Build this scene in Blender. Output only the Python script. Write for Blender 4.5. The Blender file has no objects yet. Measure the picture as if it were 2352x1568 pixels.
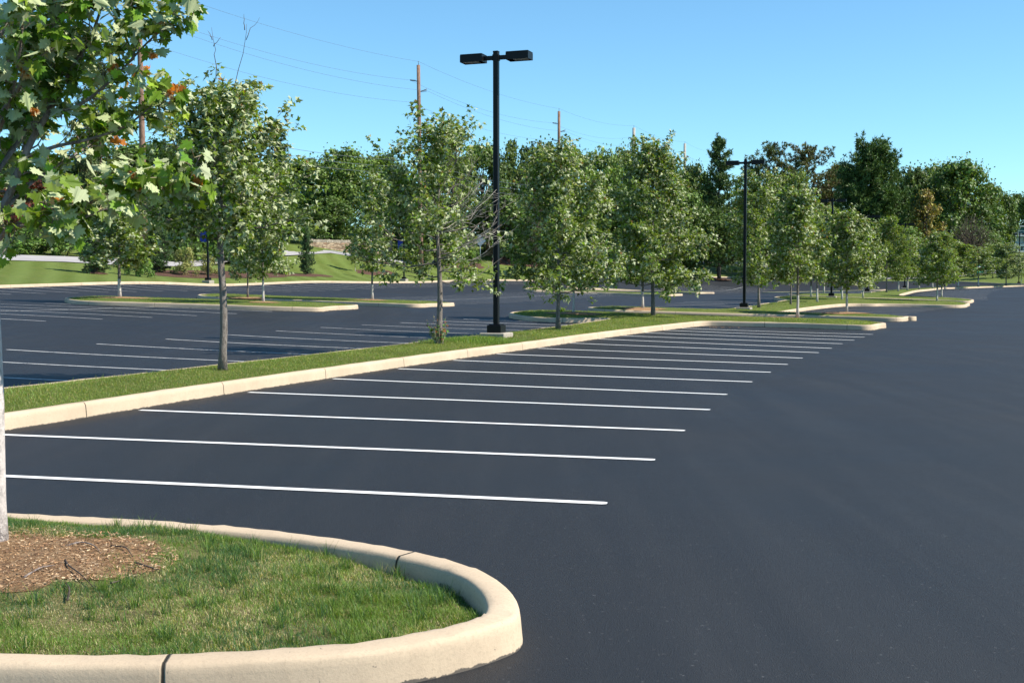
import bpy, math, random
import numpy as np
from mathutils import Vector
from mathutils.geometry import delaunay_2d_cdt

# ------------------------------------------------------------------ camera model
F = 2800.0                       # focal length in pixels of a 2352 px wide picture
CAMH = 1.6
TH = math.atan(136.0 / F)        # the camera looks slightly down
CT, ST = math.cos(TH), math.sin(TH)
sc = bpy.context.scene
col = sc.collection

def ray(px, py):
    a = (px - 1176) / F; b = (784 - py) / F
    dx, dy, dz = a, b * ST + CT, b * CT - ST
    return dx / dy, dz / dy      # per metre of Y
def PY(px, py, Y):
    x, z = ray(px, py)
    return np.array([x * Y, Y, CAMH + z * Y])
def PZ(px, py, z):
    x, s = ray(px, py); Y = (z - CAMH) / s
    return np.array([x * Y, Y, z])
AX = math.radians(20.04); CA, SA = math.cos(AX), math.sin(AX)
def LS(l, s):                    # l = left across the rows, s = along the rows
    return (-l * CA + s * SA, l * SA + s * CA)
def toLS(x, y):
    return (-x * CA + y * SA, x * SA + y * CA)

# ------------------------------------------------------------------ terrain (thin plate through surveyed points)
CP = [(18,803,26.5),(920,741,44),(77,737,36.5),(443,726,43.5),(752,712,51),(140,692,55.8),(988,704,61),(452,685,65.4),
 (1165,727,48.5),(2018,757,41.5),(2087,740,49),(1355,716,54.4),(1542,680,113),(1610,675,126),(1200,665,117.7),(1294,661,131),
 (2223,706,76),(2234,697,84),(1777,689,83),(1821,682,90.8),(2066,682,93),(2105,671,112),(2203,663,138),(2327,659,157),
 (0,662,70),(478,657,91),(928,650,122),(1236,643.5,155),(1450,640,185),(1680,636.5,222),(1900,643,210),(2100,647.5,195),(2352,656,168),
 (0,604,92),(0,591,98),(235,634,87),(400,637,97),(580,635,106),(704,635,118),(760,583,138),(816,628,130),(860,602,142),
 (1070,613,155),(1200,592,172),(1400,622,190),(1650,620,232),(1608,600,255),(1704,603,262),(1900,630,228),(2200,637,205),(2200,620,218),
 (2352,630,190),(2340,584,250)]
pts = [PY(*c) for c in CP]
for x, y in [(-12,0),(-6,0),(0,0),(8,0),(20,0),(-10,8),(-5,8),(0,8),(6,8),(15,8),(-7,16),(-2,16),(4,16),(12,16),(24,16),(-5,20),
             (-2,27),(3,27),(10,27),(20,27),(2,36),(8,36),(15,36),(30,36),(40,10),(45,50),(22,50),(14,60),(30,66),(0,-30),(60,-30),(-12,-30)]:
    pts.append(np.array([x, y, 0.0]))
for x, y, z in [(-150,150,9),(-60,200,12),(60,420,14),(230,400,12),(200,100,.6),(90,60,.1),(-120,0,3.5),(-45,33,1.15),(-36,36,.95),(-120,-60,3),
                (120,160,1.6),(160,240,6),(-60,100,4),(-30,160,7.5),(10,230,8),(-300,600,16),(400,600,14),(0,900,16),(300,0,1),(-300,0,5),(100,-200,0),(-200,-200,1)]:
    pts.append(np.array([x, y, z], float))
PT = np.array(pts); NCP = len(PT)
SCL = 100.0
def U_(r2):
    r2 = r2 / SCL**2
    return np.where(r2 > 1e-12, 0.5 * r2 * np.log(np.maximum(r2, 1e-12)), 0)
D2 = (PT[:, None, 0] - PT[None, :, 0])**2 + (PT[:, None, 1] - PT[None, :, 1])**2
K = U_(D2) + np.eye(NCP) * 2e-4
Q = np.c_[np.ones(NCP), PT[:, 0] / SCL, PT[:, 1] / SCL]
A = np.block([[K, Q], [Q.T, np.zeros((3, 3))]])
W = np.linalg.solve(A, np.r_[PT[:, 2], 0, 0, 0])
def G(x, y):
    x = np.asarray(x, float); y = np.asarray(y, float); sh = np.broadcast(x, y).shape
    xr = np.broadcast_to(x, sh).ravel(); yr = np.broadcast_to(y, sh).ravel()
    out = np.empty(len(xr))
    for i in range(0, len(xr), 20000):
        a, b = xr[i:i+20000], yr[i:i+20000]
        d = (a[:, None] - PT[None, :, 0])**2 + (b[:, None] - PT[None, :, 1])**2
        out[i:i+20000] = U_(d) @ W[:NCP] + W[NCP] + W[NCP+1] * a / SCL + W[NCP+2] * b / SCL
    # exactly level close to the camera
    w = np.clip((np.hypot(xr, yr) - 8) / 10, 0, 1)
    return (out * w).reshape(sh) if sh else float((out * w)[0])
def PG(px, py, dz=0.0):
    x, s = ray(px, py)
    t = np.arange(3, 320, .25)
    d = CAMH + s * t - (G(x * t, t) + dz)
    k = np.argmax(d < 0)
    if d[k] >= 0: raise ValueError(('no hit', px, py))
    if k == 0: k = 1
    a = d[k-1] / (d[k-1] - d[k]); T = t[k-1] + a * .25
    return np.array([x * T, T, CAMH + s * T])

# ------------------------------------------------------------------ object helpers
def tag(o, label=None, cat=None, group=None, kind=None):
    if label: o['label'] = label
    if cat: o['category'] = cat
    if group: o['group'] = group
    if kind: o['kind'] = kind
    return o
def empty(name, loc, label, cat, group=None, rz=0):
    o = bpy.data.objects.new(name, None); col.objects.link(o)
    o.empty_display_size = .3
    o.location = Vector([float(v) for v in loc]); o.rotation_euler = (0, 0, rz)
    return tag(o, label, cat, group)
class MB:
    """collects numpy verts / faces (+ per vertex tint, material index, uv) and links them as one mesh object"""
    def __init__(s): s.v = []; s.f = []; s.n = 0; s.t = []; s.m = []; s.smooth = []; s.uv = []
    def add(s, v, faces, tint=None, mi=0, smooth=False, uv=None):
        v = np.asarray(v, float).reshape(-1, 3)
        s.v.append(v)
        s.t.append(np.broadcast_to(np.array(tint if tint is not None else (1, 1, 1), float), (len(v), 3)))
        s.uv.append(np.zeros((len(v), 2)) if uv is None else np.asarray(uv, float))
        if isinstance(faces, np.ndarray): fs = [faces + s.n]
        else: fs = [np.array([f], int) + s.n for f in faces]
        for a in fs:
            s.f.append(a); s.m.append(np.full(len(a), mi)); s.smooth.append(np.full(len(a), smooth))
        s.n += len(v)
    def box(s, c, d, rz=0, tint=None, mi=0, bev=0):
        x, y, z = [q / 2 for q in d]
        if bev:
            b = min(bev, x * .9, y * .9, z * .9); v = []
            for sz in (-1, 1):
                ring = [(-x+b,-y),(x-b,-y),(x,-y+b),(x,y-b),(x-b,y),(-x+b,y),(-x,y-b),(-x,-y+b)]
                inn = [(a * (x-b) / x, q * (y-b) / y) for a, q in ring]
                r1 = [(a, q, sz * (z - b)) for a, q in ring]; r2 = [(a, q, sz * z) for a, q in inn]
                v += (r2 + r1) if sz < 0 else (r1 + r2)
            f = [tuple(range(7, -1, -1)), tuple(range(24, 32))]
            for r in range(3):
                for i in range(8):
                    j = (i + 1) % 8; f.append((r*8+i, r*8+j, r*8+8+j, r*8+8+i))
            v = np.array(v)
        else:
            v = np.array([(i*x, j*y, k*z) for k in (-1, 1) for j in (-1, 1) for i in (-1, 1)], float)
            f = [(0,2,3,1),(4,5,7,6),(0,1,5,4),(2,6,7,3),(0,4,6,2),(1,3,7,5)]
        cs, sn = math.cos(rz), math.sin(rz)
        v = np.c_[v[:,0]*cs - v[:,1]*sn, v[:,0]*sn + v[:,1]*cs, v[:,2]] + np.array(c)
        s.add(v, f, tint, mi)
    def tube(s, pts, rad, k=6, tint=None, mi=0, cap=True, smooth=True, wob=None):
        pts = np.asarray(pts, float); m = len(pts); rad = np.broadcast_to(np.asarray(rad, float), (m,))
        tg = np.gradient(pts, axis=0); tg /= np.linalg.norm(tg, axis=1)[:, None] + 1e-9
        up = np.array([0, 0, 1.]) if abs(tg[0, 2]) < .9 else np.array([1., 0, 0])
        rings = []; a = np.arange(k) * 2 * math.pi / k
        for i in range(m):
            sd = np.cross(tg[i], up); sd /= np.linalg.norm(sd) + 1e-9
            u2 = np.cross(sd, tg[i]); up = u2
            rr = rad[i] * (1 if wob is None else wob[i])
            rings.append(pts[i] + (np.cos(a)[:, None] * sd + np.sin(a)[:, None] * u2) * np.reshape(rr, (-1, 1)))
        v = np.concatenate(rings)
        i0 = (np.arange(m - 1)[:, None] * k + np.arange(k)[None, :]).ravel()
        i1 = (np.arange(m - 1)[:, None] * k + (np.arange(k)[None, :] + 1) % k).ravel()
        f = np.c_[i0, i1, i1 + k, i0 + k]
        base = s.n
        s.add(v, f, tint, mi, smooth)
        if cap and k > 2:
            s.f.append(np.array([[base + (m-1) * k + j for j in range(k)]])); s.m.append(np.array([mi])); s.smooth.append(np.array([False]))
            s.f.append(np.array([[base + j for j in range(k - 1, -1, -1)]])); s.m.append(np.array([mi])); s.smooth.append(np.array([False]))
    def leaves(s, tv, tf, pos, ax, nr, size, tint, mi=0):
        tv = np.asarray(tv, float)
        ax = ax / (np.linalg.norm(ax, axis=1)[:, None] + 1e-9)
        sd = np.cross(ax, nr); sd /= np.linalg.norm(sd, axis=1)[:, None] + 1e-9
        nn = np.cross(sd, ax)
        N, k = len(pos), len(tv)
        v = pos[:, None] + size[:, None, None] * (tv[None, :, 0:1] * sd[:, None] + tv[None, :, 1:2] * ax[:, None] + tv[None, :, 2:3] * nn[:, None])
        t = np.repeat(tint, k, axis=0)
        base = s.n
        s.v.append(v.reshape(-1, 3)); s.t.append(t); s.uv.append(np.zeros((N * k, 2))); s.n += N * k
        for face in tf:
            a = np.array(face)[None, :] + (np.arange(N) * k)[:, None] + base
            s.f.append(a); s.m.append(np.full(N, mi)); s.smooth.append(np.full(N, False))
    def mesh(s, name, mats, uv=False):
        me = bpy.data.meshes.new(name)
        V = np.concatenate(s.v); T = np.concatenate(s.t)
        loops = np.concatenate([f.ravel() for f in s.f]); tot = np.concatenate([np.full(len(f), f.shape[1]) for f in s.f])
        me.vertices.add(len(V)); me.vertices.foreach_set('co', V.astype(np.float32).ravel())
        me.loops.add(len(loops)); me.loops.foreach_set('vertex_index', loops.astype(np.int32))
        me.polygons.add(len(tot)); me.polygons.foreach_set('loop_start', np.r_[0, np.cumsum(tot)[:-1]].astype(np.int32))
        me.polygons.foreach_set('material_index', np.concatenate(s.m).astype(np.int32))
        me.polygons.foreach_set('use_smooth', np.concatenate(s.smooth).astype(bool))
        for m in (mats if isinstance(mats, (list, tuple)) else [mats]): me.materials.append(m)
        a = me.attributes.new('tint', 'FLOAT_COLOR', 'POINT')
        a.data.foreach_set('color', np.c_[T, np.ones(len(T))].astype(np.float32).ravel())
        if uv:
            UVs = np.concatenate(s.uv); L = me.uv_layers.new(name='UVMap')
            L.data.foreach_set('uv', UVs[loops].astype(np.float32).ravel())
        me.update(); me.validate()
        return me
    def build(s, name, mats, parent=None, uv=False):
        o = bpy.data.objects.new(name, s.mesh(name, mats, uv)); col.objects.link(o)
        if parent: o.parent = parent
        return o
def copy_tree(o, parent=None):
    c = o.copy(); col.objects.link(c)
    if parent: c.parent = parent
    for ch in list(o.children): copy_tree(ch, c)
    return c

# ------------------------------------------------------------------ materials
class NT:
    def __init__(s, name):
        s.m = bpy.data.materials.new(name); s.m.use_nodes = True; s.t = s.m.node_tree; s.t.nodes.clear()
        s.out = s.t.nodes.new('ShaderNodeOutputMaterial')
    def n(s, t, **kw):
        x = s.t.nodes.new('ShaderNode' + t)
        for k, v in kw.items():
            if k.startswith('_'): setattr(x, k[1:], v)
            else: s.set(x.inputs[k.replace('__', ' ')], v)
        return x
    def set(s, inp, v):
        if isinstance(v, bpy.types.NodeSocket): s.t.links.new(v, inp)
        elif isinstance(v, (tuple, list)) and len(v) == 3 and inp.type == 'RGBA': inp.default_value = (*v, 1)
        else: inp.default_value = v
    def mix(s, f, a, b, mode='MIX'):
        x = s.t.nodes.new('ShaderNodeMix'); x.data_type = 'RGBA'; x.blend_type = mode
        s.set(x.inputs[0], f); s.set(x.inputs[6], a); s.set(x.inputs[7], b)
        return x.outputs[2]
    def math(s, op, a, b=0, c=0):
        x = s.t.nodes.new('ShaderNodeMath'); x.operation = op
        s.set(x.inputs[0], a); s.set(x.inputs[1], b); s.set(x.inputs[2], c); return x.outputs[0]
    def ramp(s, f, *st):
        x = s.t.nodes.new('ShaderNodeValToRGB'); s.set(x.inputs[0], f); e = x.color_ramp.elements
        while len(e) < len(st): e.new(.5)
        for i, (p, c) in enumerate(st):
            e[i].position = p; e[i].color = (*c, 1) if isinstance(c, tuple) else (c, c, c, 1)
        return x.outputs[0]
    def noise(s, scale, det=4, rough=.55, vec=None, dist=0):
        x = s.n('TexNoise', Scale=scale, Detail=det, Roughness=rough, Distortion=dist)
        s.set(x.inputs['Vector'], vec if vec is not None else s.pos())
        return x.outputs[0]
    def pos(s): return s.n('NewGeometry').outputs['Position']
    def scaled(s, v, sx, sy, sz, rz=0):
        x = s.t.nodes.new('ShaderNodeMapping'); s.set(x.inputs[0], v); x.inputs['Scale'].default_value = (sx, sy, sz)
        x.inputs['Rotation'].default_value = (0, 0, rz); return x.outputs[0]
    def bump(s, h, st=.3, d=.01):
        return s.n('Bump', Strength=st, Distance=d, Height=h).outputs[0]
    def fin(s, colr, rough=.8, nrm=None, spec=.5, metal=0):
        b = s.n('BsdfPrincipled'); s.set(b.inputs['Base Color'], colr); s.set(b.inputs['Roughness'], rough)
        b.inputs['Specular IOR Level'].default_value = spec; b.inputs['Metallic'].default_value = metal
        if nrm is not None: s.set(b.inputs['Normal'], nrm)
        s.t.links.new(b.outputs[0], s.out.inputs[0]); return s.m

def m_asphalt(worn=0.0):
    t = NT('asphalt'); p = t.pos()
    big = t.noise(.22, 5, .6, t.scaled(p, 1, 1, 1)); streak = t.noise(1.1, 6, .65, t.scaled(p, 1.6, .10, 1, -AX), .8); swirl = t.noise(.35, 6, .7, t.scaled(p, 1, .45, 1, .5), 1.6)
    fine = t.noise(160, 3, .7); fine2 = t.noise(55, 3, .6)
    c = t.ramp(big, (.3, (.014, .014, .0142)), (.55, (.0185, .0182, .0180)), (.75, (.025, .0242, .0235)))
    c = t.mix(t.ramp(streak, (.45, 0.), (.68, .38)), c, (.046, .044, .041)); c = t.mix(t.ramp(swirl, (.48, 0.), (.62, .35)), c, (.010, .011, .013)); c = t.mix(t.ramp(t.noise(7, 6, .75), (.55, 0.), (.75, .3)), c, (.040, .039, .037))
    c = t.mix(t.ramp(fine, (.35, .75), (.75, .0)), c, (.016, .018, .024))
    vor = t.n('TexVoronoi', Scale=90.0); t.set(vor.inputs['Vector'], p)
    c = t.mix(t.ramp(vor.outputs['Color'], (.90, 0.), (.97, .45)), c, (.13, .13, .13))
    rg = t.ramp(big, (.3, .55), (.7, .68))
    h = t.math('ADD', fine, t.math('MULTIPLY', fine2, .6))
    return t.fin(c, rg, t.bump(h, .8, .009), .27)
def m_paint(a=(.80, .79, .76), lo=.30):
    t = NT('white_line_paint'); nz = t.noise(30, 5, .7); fine = t.noise(160, 2, .6)
    wear = t.ramp(t.noise(3.5, 6, .75), (lo, .75), (lo + .10, 0.))
    c = t.mix(t.math('MULTIPLY', wear, t.ramp(nz, (.4, 0.), (.6, 1.))), a, (.06, .06, .07))
    return t.fin(c, .6, t.bump(fine, .3, .003))
def m_kerb():
    t = NT('kerb_concrete'); p = t.pos(); uv = t.n('UVMap').outputs[0]
    sep = t.n('SeparateXYZ', Vector=uv); u = sep.outputs[0]; v = sep.outputs[1]
    big = t.noise(.9, 5, .65); fine = t.noise(70, 4, .75); mid = t.noise(9, 5, .7)
    c = t.ramp(big, (.3, (.44, .34, .235)), (.6, (.53, .415, .29)), (.8, (.59, .47, .335)))
    c = t.mix(t.ramp(mid, (.5, 0.), (.75, .45)), c, (.40, .31, .22))
    c = t.mix(t.ramp(fine, (.5, 0.), (.78, .5)), c, (.27, .21, .15))
    # brush lines along the face
    br = t.noise(60, 3, .7, t.scaled(uv, .03, 9, 1))
    c = t.mix(t.ramp(br, (.5, 0.), (.8, .3)), c, (.34, .28, .21))
    # grime near the foot of the face (tar splash with its own ragged outline)
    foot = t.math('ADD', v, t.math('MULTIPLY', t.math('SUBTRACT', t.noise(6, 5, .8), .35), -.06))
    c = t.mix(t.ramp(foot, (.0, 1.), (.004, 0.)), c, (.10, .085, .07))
    spl = t.ramp(t.noise(2.6, 6, .75), (.70, 0.), (.72, 1.)); c = t.mix(spl, c, (.66, .62, .56)); pit = t.ramp(t.noise(38, 2, .5), (.72, 0.), (.76, .8)); c = t.mix(pit, c, (.14, .12, .10))
    # joints
    md = t.math('MODULO', t.math('ADD', u, 900.55), 3.05)
    md = t.math('ADD', md, t.math('MULTIPLY', t.noise(14, 2, .6), .01))
    j = t.ramp(t.math('ABSOLUTE', t.math('SUBTRACT', md, 1.5)), (.0045, 1.), (.009, 0.))
    c = t.mix(j, c, (.03, .026, .02))
    h = t.math('ADD', t.math('MULTIPLY', fine, .5), t.math('ADD', t.math('MULTIPLY', j, -4.), t.math('MULTIPLY', mid, .5)))
    return t.fin(c, .9, t.bump(h, .5, .006), .2)
def m_turf(name, dry=.3, stripes=False):
    t = NT(name); p = t.pos()
    big = t.noise(.35, 4, .6); mid = t.noise(2.2, 5, .65); fine = t.noise(45, 4, .8, t.scaled(p, 1, 1, 1))
    c = t.ramp(mid, (.3, (.085, .125, .018)), (.55, (.125, .165, .027)), (.8, (.170, .195, .045)))
    c = t.mix(t.ramp(big, (.4, 0.), (.75, dry)), c, (.24, .22, .085))
    c = t.mix(t.ramp(fine, (.35, .55), (.7, 0.)), c, (.035, .06, .012))
    if stripes:
        w = t.n('TexWave', Scale=.16, Distortion=1.2); t.set(w.inputs['Vector'], t.scaled(p, 1, 1, 1, -AX)); w.inputs['Detail'].default_value = 2
        c = t.mix(t.math('MULTIPLY', w.outputs[1], .35), c, (.17, .23, .06))
    return t.fin(c, .95, t.bump(fine, .8, .04), .15)
def m_soil():
    t = NT('turf_soil'); mid = t.noise(5, 6, .75); fine = t.noise(60, 4, .8)
    c = t.ramp(mid, (.3, (.13, .12, .045)), (.5, (.28, .25, .11)), (.7, (.20, .23, .07)))
    c = t.mix(t.ramp(fine, (.4, .7), (.7, 0.)), c, (.05, .04, .02))
    return t.fin(c, .95, t.bump(fine, .8, .02), .1)
def m_mulch():
    t = NT('mulch'); mid = t.noise(7, 6, .8); fine = t.noise(60, 5, .85); v = t.n('TexVoronoi', Scale=70.0); t.set(v.inputs['Vector'], t.scaled(t.pos(), 1, .4, 1))
    c = t.ramp(mid, (.3, (.19, .10, .055)), (.5, (.38, .22, .11)), (.7, (.50, .33, .18)))
    c = t.mix(t.ramp(v.outputs['Color'], (.5, 0.), (.9, .7)), c, (.50, .34, .20))
    c = t.mix(t.ramp(fine, (.35, .85), (.6, 0.)), c, (.05, .03, .018))
    return t.fin(c, .95, t.bump(fine, 1., .02), .1)
def m_darkmulch():
    t = NT('bark_mulch'); fine = t.noise(9, 5, .85)
    return t.fin(t.ramp(fine, (.3, (.035, .02, .014)), (.7, (.15, .085, .06))), .95, t.bump(fine, .8, .05), .1)
def m_leaf(name, back=(.36, .44, .27), trans=.35, gloss=.35):
    t = NT(name); at = t.n('Attribute', _attribute_name='tint').outputs['Color']
    bf = t.n('NewGeometry').outputs['Backfacing']
    bk = t.mix(.75, at, back)
    c = t.mix(bf, at, bk)
    b = t.n('BsdfPrincipled'); t.set(b.inputs['Base Color'], c); b.inputs['Roughness'].default_value = .5
    b.inputs['Specular IOR Level'].default_value = gloss
    tr = t.n('BsdfTranslucent'); t.set(tr.inputs['Color'], t.mix(1., at, (1.6, 1.55, .5), 'MULTIPLY'))
    mx = t.n('MixShader', Fac=trans); t.t.links.new(b.outputs[0], mx.inputs[1]); t.t.links.new(tr.outputs[0], mx.inputs[2])
    t.t.links.new(mx.outputs[0], t.out.inputs[0]); return t.m
def m_bark(name, a, b, sc_=14, white=None):
    t = NT(name); oc = t.n('TexCoord').outputs['Object']
    nz = t.noise(sc_, 5, .7, t.scaled(oc, 2.2, 2.2, .6)); f = t.noise(sc_ * 4, 4, .7, t.scaled(oc, 1.5, 1.5, .8))
    c = t.ramp(nz, (.35, a), (.65, b))
    c = t.mix(t.ramp(f, (.5, 0.), (.7, .6)), c, tuple(x * .35 for x in a))
    if white:                                   # painted / sun-bleached base, up to a real height on the trunk
        z = t.n('SeparateXYZ', Vector=oc).outputs[2]
        c = t.mix(t.ramp(z, (white, 1.), (white + .04, 0.)), c, (.50, .46, .41))
    return t.fin(c, .9, t.bump(t.math('ADD', nz, f), .9, .02), .2)
def m_plain(name, c, rough=.6, spec=.4, metal=0, var=.15, scale=6, bump=0):
    t = NT(name); nz = t.noise(scale, 5, .65, t.n('TexCoord').outputs['Object'])
    cc = t.mix(t.ramp(nz, (.35, 0.), (.75, 1.)), tuple(min(1, x * (1 - var)) for x in c), tuple(min(1, x * (1 + var)) for x in c))
    return t.fin(cc, rough, t.bump(nz, .3, bump) if bump else None, spec, metal)
def m_tint(name, rough=.9):
    t = NT(name); return t.fin(t.n('Attribute', _attribute_name='tint').outputs['Color'], rough, None, .2)
def m_stone():
    t = NT('wall_stone'); oc = t.n('TexCoord').outputs['Object']
    v = t.n('TexVoronoi', Scale=2.2); t.set(v.inputs['Vector'], t.scaled(oc, 1, 1, 2.6)); v.feature = 'F1'
    e = t.n('TexVoronoi', Scale=2.2); e.feature = 'DISTANCE_TO_EDGE'; t.set(e.inputs['Vector'], t.scaled(oc, 1, 1, 2.6))
    sp = t.n('SeparateColor', Color=v.outputs['Color']).outputs[0]
    c = t.ramp(sp, (.1, (.20, .13, .08)), (.4, (.34, .25, .16)), (.7, (.45, .33, .22)), (.95, (.30, .16, .09)))
    c = t.mix(t.ramp(e.outputs['Distance'], (.02, 1.), (.07, 0.)), c, (.09, .07, .055))
    return t.fin(c, .9, t.bump(e.outputs['Distance'], .8, .04))
def m_brick():
    t = NT('brick'); b = t.n('TexBrick', Scale=3.0); t.set(b.inputs['Vector'], t.n('TexCoord').outputs['Object'])
    b.inputs['Color1'].default_value = (.35, .12, .07, 1); b.inputs['Color2'].default_value = (.27, .09, .05, 1); b.inputs['Mortar'].default_value = (.35, .3, .26, 1)
    return t.fin(b.outputs[0], .85)
M = dict(asphalt=m_asphalt(), paint=m_paint(), oldpaint=m_paint((.50, .49, .47), .42), kerb=m_kerb(), turf=m_turf('island_turf', .55), lawn=m_turf('lawn_turf', .3, True), soil=m_soil(),
    mulch=m_mulch(), dmulch=m_darkmulch(), leaf=m_leaf('maple_leaf', (.62, .65, .40), .34, .22), bleaf=m_leaf('tree_foliage', (.16, .22, .10), .22, .3), needle=m_leaf('needles', (.06, .11, .035), .1, .2),
    blade=m_leaf('grass_blade', (.22, .30, .08), .4, .25),
    bark=m_bark('maple_bark', (.12, .10, .085), (.30, .26, .225)), lbark=m_bark('limb_bark', (.16, .125, .11), (.33, .275, .25), 8), kbark=m_bark('dark_maple_bark', (.09, .08, .07), (.24, .215, .19)), ybark=m_bark('young_bark', (.09, .075, .06), (.24, .21, .18), 12, .85),
    fbark=m_bark('smooth_bark', (.42, .37, .34), (.58, .52, .48), 5), dbark=m_bark('dark_bark', (.05, .04, .03), (.14, .11, .09), 4), deadwood=m_bark('dead_wood', (.34, .30, .26), (.55, .50, .44), 6),
    black=m_plain('black_lamp_paint', (.003, .003, .004), .42, .25, 0, .3), lens=m_plain('lamp_lens', (.30, .30, .28), .25, .5),
    footing=m_plain('footing_concrete', (.34, .30, .245), .9, .2, 0, .2, 14, .01), pole=m_bark('pole_wood', (.16, .09, .062), (.31, .195, .14), 3),
    greypole=m_bark('weathered_pole_wood', (.30, .27, .24), (.45, .42, .38), 3), wire=m_plain('wire', (.10, .11, .13), .5), insul=m_plain('insulator', (.03, .03, .035), .4),
    banner=m_plain('blue_banner', (.01, .03, .30), .5), stone=m_stone(), cap=m_plain('cap_stone', (.52, .45, .36), .9, .2, 0, .25, 3, .02),
    road=m_plain('road_concrete', (.36, .34, .33), .85, .2, 0, .12, .5), brick=m_brick(), white=m_plain('white_trim', (.62, .63, .62), .5), teal=m_plain('teal_panel', (.02, .15, .17), .4),
    glass=m_plain('window_glass', (.30, .38, .38), .2, .6), green=m_plain('green_panel', (.0, .42, .30), .5, .4, 0, .3, 1.5), dgreen=m_plain('dark_green_panel', (.004, .10, .055), .5),
    signback=m_plain('sign_metal', (.30, .38, .46), .4, .5, .3), tint=m_tint('litter'), roofm=m_plain('roof_edge', (.5, .5, .5), .6), rubber=m_plain('black_rubber', (.02, .02, .02), .8))
# ------------------------------------------------------------------ ground, asphalt, kerbs
BPX = [(0,70),(250,79),(478,91),(700,104),(928,122),(1236,155),(1450,185),(1600,208),(1680,222)]
BPX2 = [(1750,224),(1900,210),(2100,195),(2230,181),(2352,168)]
def bx(px, Y): return (ray(px, 648)[0] * Y, Y)
bnd = [LS(53.5, -60), LS(52.6, 0), LS(52.2, 30)] + [bx(*q) for q in BPX] + [bx(*q) for q in BPX2] + [(95, 150), (110, 120), (112, 40), (112, -60)]
def resample(poly, step, closed=True):
    P_ = [np.array(p[:2], float) for p in poly]; out = []
    m = len(P_) if closed else len(P_) - 1
    for i in range(m):
        a, b = P_[i], P_[(i+1) % len(P_)]; d = np.linalg.norm(b - a); k = max(1, int(math.ceil(d / step)))
        for j in range(k): out.append(a + (b - a) * j / k)
    if not closed: out.append(P_[-1])
    return np.array(out)
def chaikin(P_, it=2, closed=True):
    P_ = np.array([p[:2] for p in P_], float)
    for _ in range(it):
        if closed:
            N = np.roll(P_, -1, 0); P_ = np.stack([P_ * .75 + N * .25, P_ * .25 + N * .75], 1).reshape(-1, 2)
        else:
            a, b = P_[:-1], P_[1:]; q = np.stack([a * .75 + b * .25, a * .25 + b * .75], 1).reshape(-1, 2)
            P_ = np.r_[P_[:1], q, P_[-1:]]
    return P_
def inside(x, y, poly):
    x = np.asarray(x); y = np.asarray(y); r = np.zeros(x.shape, bool); n_ = len(poly)
    for i in range(n_):
        x1, y1 = poly[i]; x2, y2 = poly[(i+1) % n_]
        if y1 == y2: continue
        c = ((y1 > y) != (y2 > y)) & (x < (x2 - x1) * (y - y1) / (y2 - y1) + x1)
        r ^= c
    return r
def polydist(x, y, poly, closed=True):
    d = np.full(x.shape, 1e9); n_ = len(poly)
    for i in range(n_ if closed else n_ - 1):
        a = poly[i]; b = poly[(i+1) % n_]; ab = b - a; L = ab @ ab + 1e-12
        t = np.clip(((x - a[0]) * ab[0] + (y - a[1]) * ab[1]) / L, 0, 1)
        d = np.minimum(d, np.hypot(x - a[0] - t * ab[0], y - a[1] - t * ab[1]))
    return d
def normals(P_, closed=True):
    if closed: tg = np.roll(P_, -1, 0) - np.roll(P_, 1, 0)
    else: tg = np.gradient(P_, axis=0)
    tg /= np.linalg.norm(tg, axis=1)[:, None] + 1e-9
    return np.c_[-tg[:, 1], tg[:, 0]]       # left of travel
bnd_s = chaikin(bnd, 2, False)
bndp = resample(bnd_s, 2.0, False)
# asphalt sheet
gx = np.arange(-86, 118, 1.5); gy = np.arange(-60, 236, 1.5)
XX, YY = np.meshgrid(gx, gy, indexing='ij'); ZZ = G(XX, YY)
cxx, cyy = (XX[:-1, :-1] + .75), (YY[:-1, :-1] + .75)
keep = inside(cxx, cyy, bnd_s) | (polydist(cxx, cyy, bnd_s, False) < 2.6)
idx = np.arange(XX.size).reshape(XX.shape)
fq = np.stack([idx[:-1, :-1], idx[1:, :-1], idx[1:, 1:], idx[:-1, 1:]], -1)[keep]
mb = MB(); mb.add(np.c_[XX.ravel(), YY.ravel(), ZZ.ravel()], fq, smooth=True)
tag(mb.build('asphalt', M['asphalt']), 'fresh dark sealed asphalt of the parking lot', kind='structure')
# base ground to the horizon
g1 = np.concatenate([-np.geomspace(2500, 130, 12), np.arange(-125, 190, 5), np.geomspace(195, 2500, 12)])
g2 = np.concatenate([-np.geomspace(600, 70, 6), np.arange(-65, 330, 5), np.geomspace(340, 3000, 12)])
XX, YY = np.meshgrid(g1, g2, indexing='ij')
cl = lambda a, lo, hi: np.clip(a, lo, hi)
ZZ = G(cl(XX, -250, 350), cl(YY, -150, 600)) - .06
idx = np.arange(XX.size).reshape(XX.shape)
fq = np.stack([idx[:-1, :-1], idx[1:, :-1], idx[1:, 1:], idx[:-1, 1:]], -1).reshape(-1, 4)
mb = MB(); mb.add(np.c_[XX.ravel(), YY.ravel(), ZZ.ravel()], fq, smooth=True)
tag(mb.build('ground', M['lawn']), 'green grassy land reaching the horizon', kind='structure')
# lawn strip round the lot, a kerb height above the asphalt
nb = -normals(bndp, False)
if ((bndp + nb)[len(bndp)//2] - bndp[len(bndp)//2]) @ np.array([0, 1.]) < 0: nb = -nb
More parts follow.
